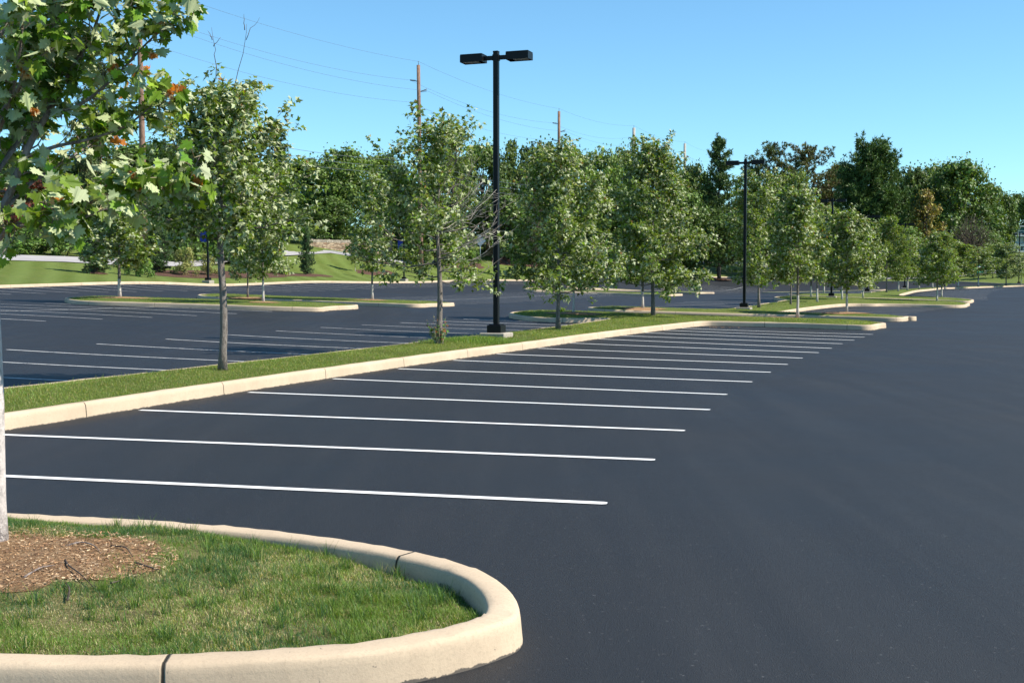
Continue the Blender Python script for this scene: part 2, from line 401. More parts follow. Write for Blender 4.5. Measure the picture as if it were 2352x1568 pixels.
# smooth the outward directions so that the fan never folds
for _ in range(12): nb[1:-1] = (nb[:-2] + nb[1:-1] + nb[2:]) / 3
nb /= np.linalg.norm(nb, axis=1)[:, None]
offs = np.array([.12, 1, 3, 6, 10, 15, 20, 26, 33, 42, 55])
lv = []; 
for k, o_ in enumerate(offs):
    q = bndp + nb * o_; lv.append(np.c_[q, G(q[:, 0], q[:, 1]) + (.14 if k < len(offs) - 1 else -.2)])
lv = np.array(lv); m_, n_ = lv.shape[:2]
idx = np.arange(m_ * n_).reshape(m_, n_)
fq = np.stack([idx[:-1, :-1], idx[1:, :-1], idx[1:, 1:], idx[:-1, 1:]], -1).reshape(-1, 4)
mb = MB(); mb.add(lv.reshape(-1, 3), fq, smooth=True)
tag(mb.build('lawn', M['lawn']), 'mown green lawn banking up beyond the far kerb', kind='structure')

PROF = [(0, -.03), (.012, .12), (.018, .155), (.032, .174), (.05, .181), (.125, .181), (.148, .175), (.16, .155), (.165, -.02)]
def kerb(poly, closed, side, name, label, prof=PROF, scale=1.0, joint=None):
    """poly = outer foot line; side=+1 when the body lies left of travel"""
    P_ = np.asarray(poly); nr = normals(P_, closed) * side; N_ = len(P_); k = len(prof)
    z = G(P_[:, 0], P_[:, 1])
    seg = np.linalg.norm(np.diff(np.r_[P_, P_[:1]], axis=0), axis=1); u = np.r_[0, np.cumsum(seg)]
    if joint is not None: u = u + .70 - u[np.argmin(np.hypot(P_[:, 0] - joint[0], P_[:, 1] - joint[1]))]
    rows = N_ + (1 if closed else 0)
    rng = np.random.default_rng(5)
    V = np.zeros((rows, k, 3)); UV = np.zeros((rows, k, 2))
    jit = rng.normal(0, .0022, (rows, k)); jit[-1] = jit[0]
    pv = np.r_[0, np.cumsum(np.hypot(np.diff([p[0] for p in prof]), np.diff([p[1] for p in prof])))]
    for i in range(rows):
        q = i % N_
        for j, (d, h) in enumerate(prof):
            V[i, j] = [P_[q, 0] + nr[q, 0] * d * scale, P_[q, 1] + nr[q, 1] * d * scale, z[q] + h * scale + (jit[i, j] if 0 < j < k - 1 else 0)]
            UV[i, j] = [u[i] if i < len(u) else u[-1], pv[j] - .03]
    idx = np.arange(rows * k).reshape(rows, k)
    fq = np.stack([idx[:-1, :-1], idx[1:, :-1], idx[1:, 1:], idx[:-1, 1:]], -1).reshape(-1, 4)
    if side < 0: fq = fq[:, ::-1]
    b = MB(); b.add(V.reshape(-1, 3), fq, smooth=True, uv=UV.reshape(-1, 2))
    if not closed:
        for r in (0, rows - 1): b.f.append(idx[r][None, :]); b.m.append(np.array([0])); b.smooth.append(np.array([False]))
    o = b.build(name, M['kerb'], uv=True)
    return tag(o, label, kind='structure')
kerb(bndp, False, 1 if (normals(bndp, False)[40] @ nb[40]) > 0 else -1, 'kerb', 'long buff kerb between the far lawn and the asphalt')

def area(P_): return .5 * np.sum(P_[:, 0] * np.roll(P_[:, 1], -1) - np.roll(P_[:, 0], -1) * P_[:, 1])
def R_(items):
    out = []
    for it in items:
        if it[0] == 'p': out.append(PG(it[1], it[2])[:2])
        elif it[0] == 'w': out.append(np.array(it[1:3], float))
        else: out.append(np.array(LS(it[1], it[2])))
    return np.array(out)
ISL = {}
def island(key, items, label, crown=.10, edge=.16, it=2, res=.5, step=.5, mat='turf', grasslab=None, topname='turf'):
    P_ = R_(items) if not isinstance(items, np.ndarray) else items
    if area(P_) < 0: P_ = P_[::-1]
    P_ = resample(chaikin(P_, it), step)
    kerb(P_, True, 1, 'kerb', 'buff concrete kerb round ' + label)
    inn = P_ + normals(P_) * .155
    ISL[key] = (P_, inn, crown, edge)
    x0, y0 = inn.min(0); x1, y1 = inn.max(0)
    gx_, gy_ = np.meshgrid(np.arange(x0, x1, res), np.arange(y0, y1, res)); gx_ = gx_.ravel(); gy_ = gy_.ravel()
    kp = inside(gx_, gy_, inn); gx_, gy_ = gx_[kp], gy_[kp]; kp = polydist(gx_, gy_, inn) > res * .4; gx_, gy_ = gx_[kp], gy_[kp]
    pts_ = [Vector(p) for p in inn] + [Vector((a, b)) for a, b in zip(gx_, gy_)]
    nn_ = len(inn); ed = [(i, (i + 1) % nn_) for i in range(nn_)]
    vo, eo, fo, *_ = delaunay_2d_cdt(pts_, ed, [], 1, 1e-5)
    vo = np.array([(v.x, v.y) for v in vo])
    z = isl_z(key, vo[:, 0], vo[:, 1])
    b = MB(); b.add(np.c_[vo, z], np.array([f for f in fo if len(f) == 3]), smooth=True)
    o = b.build(topname, M[mat]); tag(o, 'grass top of ' + label, kind='structure')
    return P_
def isl_z(key, x, y):
    P_, inn, crown, edge = ISL[key]
    d = polydist(np.asarray(x, float), np.asarray(y, float), inn)
    d = np.where(inside(np.asarray(x), np.asarray(y), inn), d, 0)
    u = np.clip(d / 1.25, 0, 1)
    return G(x, y) + edge + crown * (1 - (1 - u)**2)
p, l, w = 'p', 'l', 'w'
# foreground island (top outer edge traced at kerb height)
fe = [(0,1178),(250,1187),(500,1203),(700,1224),(800,1238),(900,1255),(1000,1275),(1080,1296),(1140,1323),(1180,1358),(1195,1392)]
ff = [(1188,1412),(1160,1426),(1100,1446),(1039,1462),(897,1490),(711,1508),(547,1517),(366,1526),(0,1526)]
fpts = [PZ(a, b, .15)[:2] for a, b in fe + ff]
fpts = [np.array([-7.2, 9.1])] + fpts + [np.array([-4.5, 4.72]), np.array([-7.2, 5.0])]
Fp = np.array(fpts)
if area(Fp) < 0: Fp = Fp[::-1]
Fp = resample(chaikin(Fp, 2), .12); Fp = Fp - normals(Fp) * .02
FPROF = [(0, -.03), (.006, .02), (.014, .10), (.018, .128), (.026, .143), (.042, .151), (.125, .153), (.150, .150), (.163, .142), (.172, .12), (.18, .05), (.18, -.02)]
kerb(Fp, True, 1, 'kerb', 'pale buff concrete kerb curling round the foreground island', FPROF, joint=PZ(357, 1530, .14))
Finn = Fp + normals(Fp) * .172
ISL['F'] = (Fp, Finn, .0, .0)
TF = PG(-6, 1262, .13)                      # foot of the foreground maple
def fz(x, y):
    x = np.asarray(x, float); y = np.asarray(y, float)
    d = polydist(x, y, Finn); right = np.clip((x + 1.7) / 1.5, 0, 1)
    z = .125 - .075 * right
    z = z + .05 * np.exp(-((x - TF[0])**2 + (y - TF[1])**2) / .9)
    return z + .012 * np.sin(x * 5.1 + y * 3.3) * np.sin(y * 4.2 - x) - .02 * np.exp(-d / .05)
x0, y0 = Finn.min(0); x1, y1 = Finn.max(0)
gx_, gy_ = np.meshgrid(np.arange(x0, x1, .1), np.arange(y0, y1, .1)); gx_ = gx_.ravel(); gy_ = gy_.ravel()
kp = inside(gx_, gy_, Finn); gx_, gy_ = gx_[kp], gy_[kp]; kp = polydist(gx_, gy_, Finn) > .04; gx_, gy_ = gx_[kp], gy_[kp]
pts_ = [Vector(q) for q in Finn] + [Vector((a, b)) for a, b in zip(gx_, gy_)]
vo, eo, fo, *_ = delaunay_2d_cdt(pts_, [(i, (i + 1) % len(Finn)) for i in range(len(Finn))], [], 1, 1e-6)
vo = np.array([(v.x, v.y) for v in vo])
mb = MB(); mb.add(np.c_[vo, fz(vo[:, 0], vo[:, 1])], np.array([f for f in fo if len(f) == 3]), smooth=True)
tag(mb.build('soil', M['soil']), 'thin brown soil under the foreground island grass', kind='structure')

island('M1', [(w,-12.2,-4),(p,0,993),(p,322,938),(p,572,898),(p,765,868),(p,915,845),(p,1042,826),(p,1142,812.5),(p,1236,799.5),(p,1375,778),(p,1500,761.5),(p,1600,750),(p,1620,748.6),(p,1645,748.8),
  (p,1814,752.5),(p,1951,758),(p,2008,759),(p,2019,755),(l,2.2,45),(l,3.2,46.6),(l,9,47.3),(l,12,47.4),(l,15.8,47.6),(l,16.8,46.4),(p,1163,729.6),(p,1190,735),(p,1223,739),(p,1300,742),(p,1380,741),
  (l,12.05,43.4),(l,12.0,42),(l,12,30),(l,12,20),(l,12.1,12),(l,12.3,2),(w,-14.6,0)], 'the long near median with the maples', it=2)
island('M2', [(p,1352,717.5),(p,1385,720.5),(p,1485,723),(p,1654,728.5),(p,1861,733.5),(p,2039,738.8),(p,2080,738.8),(p,2087,736),(l,1.6,53.4),(l,2.6,54.8),(l,7.0,55.4),(l,7.7,55.8),(l,7.9,58),(l,8.0,64),(l,7.4,71),(l,6.3,77),
  (p,2010,704.5),(p,2022,703.6),(p,2100,705),(p,2200,707.5),(p,2220,706.5),(p,2223,704),(l,-.9,86),(l,.6,87.2),(l,4,87.4),(l,11,87.4),(l,12,86),(p,1777,690),(p,1800,693.5),(p,1840,695.5),(l,10.4,81),(l,10.5,79),(l,11,70),(l,11.1,60),(l,11.2,56.2),(l,12,55.8),(l,15.2,55.4),(l,16.1,54.2)],
  'the second median behind the near one')
island('M3', [(p,1821,683),(p,1838,684.2),(p,1900,686),(p,2001,689.5),(p,2150,694),(p,2225,697.6),(p,2234,695.5),(l,-1.2,92.6),(l,.6,94.2),(l,3.7,94.6),(p,2066,682.3),(p,2085,676.2),(p,2105,671),(p,2150,666.4),(p,2203,662.5),(p,2260,660.4),(p,2327,658.3),
  (l,-11,176),(l,-8,178),(l,-3,168),(l,1.5,155),(l,4.2,140),(l,6.4,123),(l,7.2,110),(l,7.6,98),(l,8,96.4),(l,11.6,96),(l,12.3,94.6)], 'the third median curving away at the right')
island('A', [(p,142,692.5),(p,160,698),(p,191,700.5),(p,339,704.5),(p,500,709.5),(p,600,713),(p,699,715.5),(p,745,716.2),(p,753,713.3),(l,24.2,47.4),(l,25.2,48.4),(l,31,48.6),(l,38,48.8),(l,39.2,47.6)], 'the nearer end island in the left lot', crown=.08)
island('B', [(p,450,684.5),(p,466,688),(p,490,690),(p,643,695),(p,788,701),(p,923,706),(p,978,707),(p,988,704.8),(l,24.1,58),(l,25.2,59.2),(l,32,59.4),(l,38.4,59.6),(l,39.6,58)], 'the further end island in the left lot', crown=.08)
island('A2', [(p,1200,668),(p,1222,669.8),(p,1255,670.8),(p,1395,676),(p,1500,680),(p,1538,681.5),(p,1543,680),(l,24.1,114),(l,25.4,115),(l,32,115),(l,38.6,115),(l,39.6,113.6)], 'the distant end island left of the second median', crown=.05)
island('B2', [(p,1294,662.6),(p,1330,664.6),(p,1414,667.4),(p,1507,671.4),(p,1580,675),(p,1606,676),(p,1611,674.6),(l,23.6,127.6),(l,25,129),(l,32,129),(l,38.6,129),(l,39.8,127.6)], 'the most distant end island on the left', crown=.05)
island('C3', [(l,8.6,150.5),(l,15,151),(l,22,151.5),(l,23,153),(l,22,154.4),(l,15,154),(l,8.6,153.6),(l,7.6,152)], 'the far island before the back lawn', crown=.05)

# ------------------------------------------------------------------ painted stall lines
def lines(label, segs, wd=.10, lift=.005, mat='oldpaint'):
    b = MB()
    for a, c in segs:
        a = np.array(a[:2], float); c = np.array(c[:2], float); d = c - a; L = np.linalg.norm(d); d /= L; nr = np.array([-d[1], d[0]]) * wd / 2
        k = max(2, int(L / .7)); t = np.linspace(0, 1, k + 1)
        q = a + (c - a) * t[:, None]
        rr = random.Random(int(L * 1000))
        ed = np.array([rr.uniform(-.004, .004) for _ in t])
        Lq = q + nr + ed[:, None] * nr / (wd / 2); Rq = q - nr + ed[:, None] * nr / (wd / 2)
        # rounded end where the sprayer stopped
        e = c + d * .03
        V = np.r_[Lq, Rq, [e + nr * .6], [e - nr * .6]]
        z = G(V[:, 0], V[:, 1]) + lift
        f = [(i, k + 1 + i, k + 2 + i, i + 1) for i in range(k)] + [(k, 2 * k + 1, 2 * k + 3, 2 * k + 2)]
        f = [tuple(x) for x in f]
        b.add(np.c_[V, z], np.array(f))
    return tag(b.build('stall_marking', M[mat]), label, kind='structure')
ri = [(1385,1156),(1497,1056),(1567,989),(1626,941),(1666,906),(1724,877),(1767,855),(1806,837),(1841,822.5),(1878,810),(1908,800),(1933,789.5),(1960,781.5),(1984,774.5),(2003,768)]
le = [(-420,1074),(-60,996),(322,942),(572,901),(765,870),(915,847),(1042,827.5),(1142,813),(1236,800),(1310,788),(1375,778.5),(1430,771),(1482,764),(1525,758.5),(1565,754)]
segs = []
for k, (a, c) in enumerate(zip(le, ri)):
    A_ = PG(*a); C_ = PG(*c)
    if k == 0: A_ = C_ + (A_ - C_) * 1.0
    segs.append((A_, C_))
lines('white stall lines of the near right-hand row', segs, mat='paint')
ends = [(18,803),(224,790),(383,779),(524,769),(635,760),(738,752),(832,746),(920,741),(998,737),(1066,733)]
segs = []
e0 = [PG(*q)[:2] for q in ends]
dv = (e0[0] - e0[3]) / 3
for k in (3, 2, 1): e0 = [e0[-0] if False else e0[0] + dv] + e0
for q in e0:
    l_, s_ = toLS(*q); segs.append((LS(12.05, s_ - .15), q))
lines('white stall lines on the left side of the near median', segs)
def row(s0, s1, l0, l1, step=2.58, f=None):
    out = []; s = s0
    while s <= s1:
        a, b_ = (l0, l1) if f is None else f(s)
        out.append((LS(a, s), LS(b_, s))); s += step
    return out
segs = row(11.5, 42.5, 36.9, 25.7) + [(LS(31.3, 6), LS(31.3, 43))]
lines('white head-to-head stall lines at the far left', segs)
segs = row(62, 109, 36.9, 25.7) + [(LS(31.3, 60.5), LS(31.3, 110))]
lines('white head-to-head stall lines in the middle of the left lot', segs)
lines('white stall lines along the lawn kerb', row(30, 200, 51.6, 46.2))
lines('white head-to-head stall lines of the furthest rows', row(131, 190, 36.9, 25.7) + [(LS(31.3, 130), LS(31.3, 192))])
lines('white stall lines on the right of the second median', row(57.5, 83.5, 7.6, 2, f=lambda s: (7.7 - max(0, s - 66) * .16, 2.3 - max(0, s - 66) * .16)))
lines('white stall lines on the left of the second median', row(57.5, 80, 11.4, 16.6))
lines('white stall lines right of the third median', row(96.5, 140, 3, -2.5, f=lambda s: (3.4 - ((s - 96) / 30)**2 * 1.6, -2.1 - ((s - 96) / 30)**2 * 1.6)))
lines('white stall lines left of the third median', row(98, 148, 8, 13, f=lambda s: (8.2 - ((s - 96) / 30)**2 * 1.2, 13.4 - ((s - 96) / 30)**2 * 1.2)))
# ------------------------------------------------------------------ leaf shapes
LEAF_S = ([(0,0,0),(-.50,.42,.10),(-.20,.52,.03),(0,1,-.08),(.20,.52,.03),(.50,.42,.10)], [(0,3,2,1),(0,5,4,3)])
_h = [(0,0),(.20,-.13),(.36,-.06),(.30,.10),(.62,.12),(.50,.27),(.66,.50),(.44,.47),(.40,.58),(.24,.50),(.27,.74),(.15,.72),(0,1.02)]
def _z(x, y): return .22 * abs(x) - .16 * y * y - .22 * x * x
LEAF_B = ([(x, y, _z(x, y)) for x, y in _h] + [(-x, y * .97, _z(x, y) + .02) for x, y in _h[1:-1]],
          [tuple(range(0, 13)), (0, 12) + tuple(range(23, 12, -1))])
CARD = ([(-.5,0,0),(-.35,.75,.08),(.1,1,0),(.5,.55,-.06),(.3,-.05,0)], [(0,4,3,2,1)])
CARD2 = ([(-.5,.1,0),(-.2,.9,.1),(.45,.75,-.05),(.35,0,.05)], [(0,3,2,1)])
BLADE = ([(-.5,0,0),(.5,0,0),(.32,.55,.10),(-.32,.55,.10),(0,1,.42)], [(0,1,2,3),(3,2,4)])

def unit(v): return v / (np.linalg.norm(v, axis=-1, keepdims=True) + 1e-9)
def leaf_tints(rng, n, base=(.058,.120,.018), var=.35, warm=.05, hi=None):
    b = np.array(base) * (1 + rng.normal(0, var, (n, 1)).clip(-.6, .9))
    b = b * (1 + rng.normal(0, .08, (n, 3)))
    m = rng.random(n) < .18; b[m] = b[m] * [1.5, 1.35, 1.1]
    m = rng.random(n) < warm; b[m] = np.array([.30, .12, .03]) * (1 + rng.normal(0, .2, (m.sum(), 1)))
    return b.clip(.004, .9)

def limb_curve(a, b, sag, k=6, rng=None, wob=.02):
    t = np.linspace(0, 1, k)[:, None]; a = np.array(a, float); b = np.array(b, float)
    q = a + (b - a) * t; q[:, 2] += -sag * np.sin(math.pi * t[:, 0]) * np.linalg.norm(b - a)
    if rng is not None: q[1:-1] += rng.normal(0, wob, (k - 2, 3)) * np.linalg.norm(b - a)
    return q

def young_maple(seed, H, h0, R, tufts, leaf, r0=.07, per=8, prof=None, np_=30, lean=(0, 0), windx=.25, leafshape=LEAF_S, warm=.05, base=(.110,.165,.018), bare=None, top=.93, kink=0, skew=0, gap=0.0):
    """returns (wood MB, crown MB). prof(t) = crown radius factor with t 0..1 up the crown"""
    rng = np.random.default_rng(seed)
    prof = prof or (lambda t: (math.sin(math.pi * min(1, (t * .85 + .12))**.75))**.8 * (1 - .35 * t))
    wood, crown = MB(), MB()
    k = 14; tz = np.linspace(0, 1, k); tr = np.c_[lean[0] * tz**1.5 * H, lean[1] * tz**1.5 * H, tz * H * top]
    tr[1:, :2] += np.cumsum(rng.normal(0, .006 * H / 5, (k - 1, 2)), axis=0)
    if kink: tr[:, 0] += kink * np.sin(tz * 9) * (1 - tz) * tz * 3
    zz_ = tz * H * top; rad = np.where(zz_ < h0, r0 * (1 - .25 * zz_ / h0), r0 * .75 * (1 - .95 * ((zz_ - h0) / (H * top - h0)).clip(0, 1))**1.3); rad[0] *= 1.35
    ks = 12
    wob = 1 + rng.normal(0, .035, (k, ks))
    # short trunk segments low down for a lumpy outline
    wood.tube(tr, rad, ks, wob=[w_ for w_ in wob])
    TP, TD = [], []
    def trunk_at(z):
        return np.array([np.interp(z, tr[:, 2], tr[:, i]) for i in range(3)]), np.interp(z, tr[:, 2], rad)
    az = rng.random() * 6
    for i in range(np_):
        t = (i + .3) / np_; z = h0 + (H * top - h0) * (t**1.0) * .97 - .05
        az += 2.4 + rng.normal(0, .35)
        Rr = R * prof(t) * rng.uniform(.72, 1.12)
        cx = skew * math.cos(az)
        Rr *= 1 + cx
        if gap and math.cos(az - gap) > .75 and t < .75: Rr *= .55
        s0, rr = trunk_at(z)
        up = math.tan(math.radians(11 + 48 * t + rng.normal(0, 6)))
        e = s0 + np.array([math.cos(az) * Rr, math.sin(az) * Rr, Rr * up * .85])
        if e[2] > H: e[2] = H - rng.random() * .1 * H * .3
        L = np.linalg.norm(e - s0); q = limb_curve(s0, e, .10, 7, rng, .02)
        lr = min(rr * .6, .007 + L * .008); wood.tube(q, lr * (1 - np.linspace(0, .85, 7)), 5)
        nt = max(3, int(3 + L * 5))
        for j in range(nt):
            u = .22 + .78 * (j + rng.random() * .7) / nt; u = min(u, 1)
            b0 = np.array([np.interp(u, np.linspace(0, 1, 7), q[:, c]) for c in range(3)])
            dr = unit((e - s0)) * .7 + rng.normal(0, .55, 3); dr[2] += .35; dr = unit(dr)
            tl = (.18 + .28 * L * (1.1 - u)) * rng.uniform(.6, 1.2)
            if j == nt - 1: dr = unit(unit(e - s0) + [0, 0, .4]); b0 = e; tl = .15
            e2 = b0 + dr * tl; q2 = limb_curve(b0, e2, .06, 4, rng, .04)
            wood.tube(q2, [lr * .35 + .001, lr * .28 + .001, .0028, .0018], 3, cap=False)
            for c in range(max(1, int(tl / (.11 + leaf * .5)))):
                v_ = 1 - c * (.11 + leaf * .5) / tl
                TP.append(b0 + (e2 - b0) * v_); TD.append(dr)
    for i in range(9):                      # upright shoots that give the crown its ragged pointed top
        a = rng.uniform(0, 6.28); z = h0 + (H - h0) * rng.uniform(.45, .75); s0, rr = trunk_at(z)
        e = s0 + [math.cos(a) * R * rng.uniform(.15, .55), math.sin(a) * R * rng.uniform(.15, .55), 0]; e[2] = z + (H - z) * rng.uniform(.7, 1.0)
        q = limb_curve(s0, e, .12, 7, rng, .02); wood.tube(q, min(rr * .6, .012) * (1 - np.linspace(0, .85, 7)), 4)
        for u in np.linspace(.35, 1, 7):
            TP.append(np.array([np.interp(u, np.linspace(0, 1, 7), q[:, c]) for c in range(3)]) + rng.normal(0, .05 * R, 3) * (1.1 - u)); TD.append(np.array([0, 0, 1.]))
    for i in range(max(2, np_ // 6)):       # leaves on the leader
        z = H * top - i * .09 * H / 5; s0, rr = trunk_at(z); TP.append(s0); TD.append(np.array([0, 0, 1.]))
    TP, TD = np.array(TP), np.array(TD)
    if len(TP) > tufts: sel = rng.permutation(len(TP))[:tufts]; TP, TD = TP[sel], TD[sel]
    elif len(TP) < tufts:
        ex = rng.integers(0, len(TP), tufts - len(TP)); TP = np.r_[TP, TP[ex] + rng.normal(0, .09 + leaf * .3, (len(ex), 3))]; TD = np.r_[TD, TD[ex]]
    if bare is not None:
        kp = np.array([not bare(q) for q in TP]) | (rng.random(len(TP)) < .12); TP, TD = TP[kp], TD[kp]
    N = len(TP) * per
    c = np.repeat(TP, per, 0); dd = np.repeat(TD, per, 0)
    off = unit(rng.normal(0, 1, (N, 3)) * [1, 1, .7] + dd * .5)
    pos = c + off * (leaf * rng.uniform(.15, .9, (N, 1)))
    ax = unit(off + [0, 0, -.55] + rng.normal(0, .35, (N, 3)) + np.array([-windx, 0, 0]))
    nr = rng.normal(0, .55, (N, 3)) + [0, 0, 1.0]
    fl = rng.random(N) < .12 + .38 * np.clip(pos[:, 0] / R + (pos[:, 2] - h0) / (H - h0) * .5, 0, 1); nr[fl] = nr[fl] * [1, 1, -.9] + [-.35, .3, 0]
    size = leaf * rng.uniform(.65, 1.2, N)
    crown.leaves(*leafshape, pos, ax, nr, size, leaf_tints(rng, N, base, warm=0))
    # reddish new growth at the shoot tips
    if warm:
        out_ = np.argsort(-(np.hypot(TP[:, 0], TP[:, 1]) / R + (TP[:, 2] - h0) / (H - h0)))[:int(len(TP) * .4)]
        sel = rng.choice(out_, int(len(out_) * warm * 4), replace=False); c = np.repeat(TP[sel] + TD[sel] * .05, 3, 0); n3 = len(c)
        crown.leaves(*leafshape, c, unit(rng.normal(0, .6, (n3, 3)) + [0, 0, .6]), rng.normal(0, 1, (n3, 3)), leaf * rng.uniform(.4, .75, n3), np.array([.24, .12, .035]) * (1 + rng.normal(0, .25, (n3, 1))).clip(.4, 1.6))
    return wood, crown, TP

def lot_tree(px, py, Y, ztop_px, label, seed=1, half=None, crown_px=None, bark='ybark', group='young maples planted in the lot islands', proto=None, ground=None, **kw):
    """ztop_px: picture row of the tree top; half: half crown width in picture px; crown_px: row of the crown bottom"""
    x = ray(px, py)[0] * Y; z0 = float(G(x, Y)) + (.24 if ground is None else ground)
    H = PY(px, ztop_px, Y)[2] - z0
    R = half / F * Y; h0 = max(.9, PY(px, crown_px, Y)[2] - z0)
    o = empty('maple_tree', (x, Y, z0 - .03), label, 'tree', group)
    if proto:                                  # copy of an earlier tree: same meshes, own size and turn
        po, pH, pR, turn = proto
        o.rotation_euler = (0, 0, turn); k = H / pH; o.scale = (R / pR, R / pR, k)
        for ch in po.children: c = ch.copy(); col.objects.link(c); c.parent = o
        return o, H, R
    wd, cr, TP = young_maple(seed, H, h0, R, **kw)
    wd.build('trunk', M[bark], o); cr.build('crown', M['leaf'], o)
    return o, H, R
egg = lambda t: max(.12, math.sin(math.pi * (t * .74 + .26))**.75 * (1.06 - .38 * t))
roundp = lambda t: max(.13, math.sin(math.pi * (t * .84 + .13))**.6 * (1.08 - .38 * t))
domep = lambda t: max(.10, (1 - t**1.6)**.72 * min(1, .80 + t * 1.6) * (1 + .06 * math.sin(t * 21)))
spire = lambda t: max(.08, (1 - t)**.75 * min(1, .6 + t * 2.2))

MG = 'maples standing in the near median'
T2, *_ = lot_tree(511, 843, 18.9, 172, 'nearest whole maple with a thick grey peeling trunk in the near median', 11, 200, 540, 'bark', MG, tufts=1350, leaf=.098, r0=.063, per=9, np_=34, prof=egg, top=.90, kink=.05, windx=.2)
def bare3(q): return q[0] > .25 and q[2] < 4.3 and q[2] > 1.7 and q[0] + .2 * q[2] > 1.0
T3, *_ = lot_tree(1008, 787, 26.9, 243, 'maple with dead bare twigs on its right and leafy shoots at its foot', 23, 190, 640, 'bark', MG, tufts=1150, leaf=.105, r0=.072, per=8, np_=32, prof=egg, bare=bare3, kink=.05, windx=.2, top=.9)
T4, *_ = lot_tree(1282, 755, 34.9, 325, 'broad round maple just right of the nearest lamp post', 35, 158, 668, 'kbark', MG, tufts=1700, leaf=.122, r0=.062, per=8, np_=38, prof=domep, windx=.2)
T5, *_ = lot_tree(1500, 731, 45.6, 308, 'tallest dense maple with a dark trunk at the end of the near median', 47, 140, 655, 'kbark', MG, tufts=2000, leaf=.14, r0=.078, per=8, np_=42, prof=lambda t: domep(t) * (1.05 - .38 * t), windx=.2)
# dead branches of T3 and leafy suckers at its foot
rng = np.random.default_rng(9)
db = MB()
for i in range(11):
    z = rng.uniform(1.3, 2.9); s0 = np.array([.03, 0, z]); L = rng.uniform(.9, 1.75); a = rng.uniform(-.7, .5); up = rng.uniform(.35, 1.15)
    e = s0 + np.array([math.cos(a), math.sin(a), up]) * L * .85
    q = limb_curve(s0, e, .08, 7, rng, .03); db.tube(q, np.linspace(.014, .003, 7), 4)
    for j in range(7):
        u = rng.uniform(.3, 1); b0 = s0 + (e - s0) * u + [0, 0, -.08 * math.sin(math.pi * u) * L]
        d = unit((e - s0) * .7 + rng.normal(0, .5, 3)) * rng.uniform(.2, .6)
        db.tube(limb_curve(b0, b0 + d, .05, 4, rng, .05), [.005, .004, .003, .002], 3, cap=False)
tag(db.build('dead_branches', M['deadwood'], T3), 'bare grey dead branches')
T3.location.z += 0
sh = MB()
for i in range(16):
    a = rng.uniform(0, 6.28); h = rng.uniform(.3, .72); b0 = np.array([math.cos(a) * .08, math.sin(a) * .08, .02]); e = np.array([math.cos(a) * rng.uniform(.1, .34), math.sin(a) * rng.uniform(.1, .34), h])
    sh.tube(limb_curve(b0, e, -.1, 4, rng, .04), [.005, .004, .003, .002], 3, tint=(.28, .08, .03), cap=False)
    n9 = 9; u = rng.uniform(.2, 1, (n9, 1)); c = b0 + (e - b0) * u
    tt = leaf_tints(rng, n9, (.09, .17, .03), warm=.1); tt[u[:, 0] > .88] = (.26, .06, .02)
    sh.leaves(*LEAF_S, c, unit(rng.normal(0, 1, (n9, 3))), rng.normal(0, .5, (n9, 3)) + [0, 0, 1], rng.uniform(.05, .095, n9), tt)
sh.build('sucker_shoots', M['leaf'], T3)
# bare twigs poking out of the top of T2
tw = MB()
for x0_, z0_, x1_, z1_ in [(.30,4.2,.42,5.35),(.42,5.1,.62,5.45),(.40,5.25,.38,5.5),(-.05,4.5,-.12,5.3),(-.08,5.0,.02,5.15),(-.1,5.1,-.18,5.25)]:
    tw.tube(limb_curve((x0_, 0, z0_), (x1_, .05, z1_), -.05, 6, rng, .04), np.linspace(.007, .002, 6), 4)
tw.build('bare_twig', M['dbark'], T2)

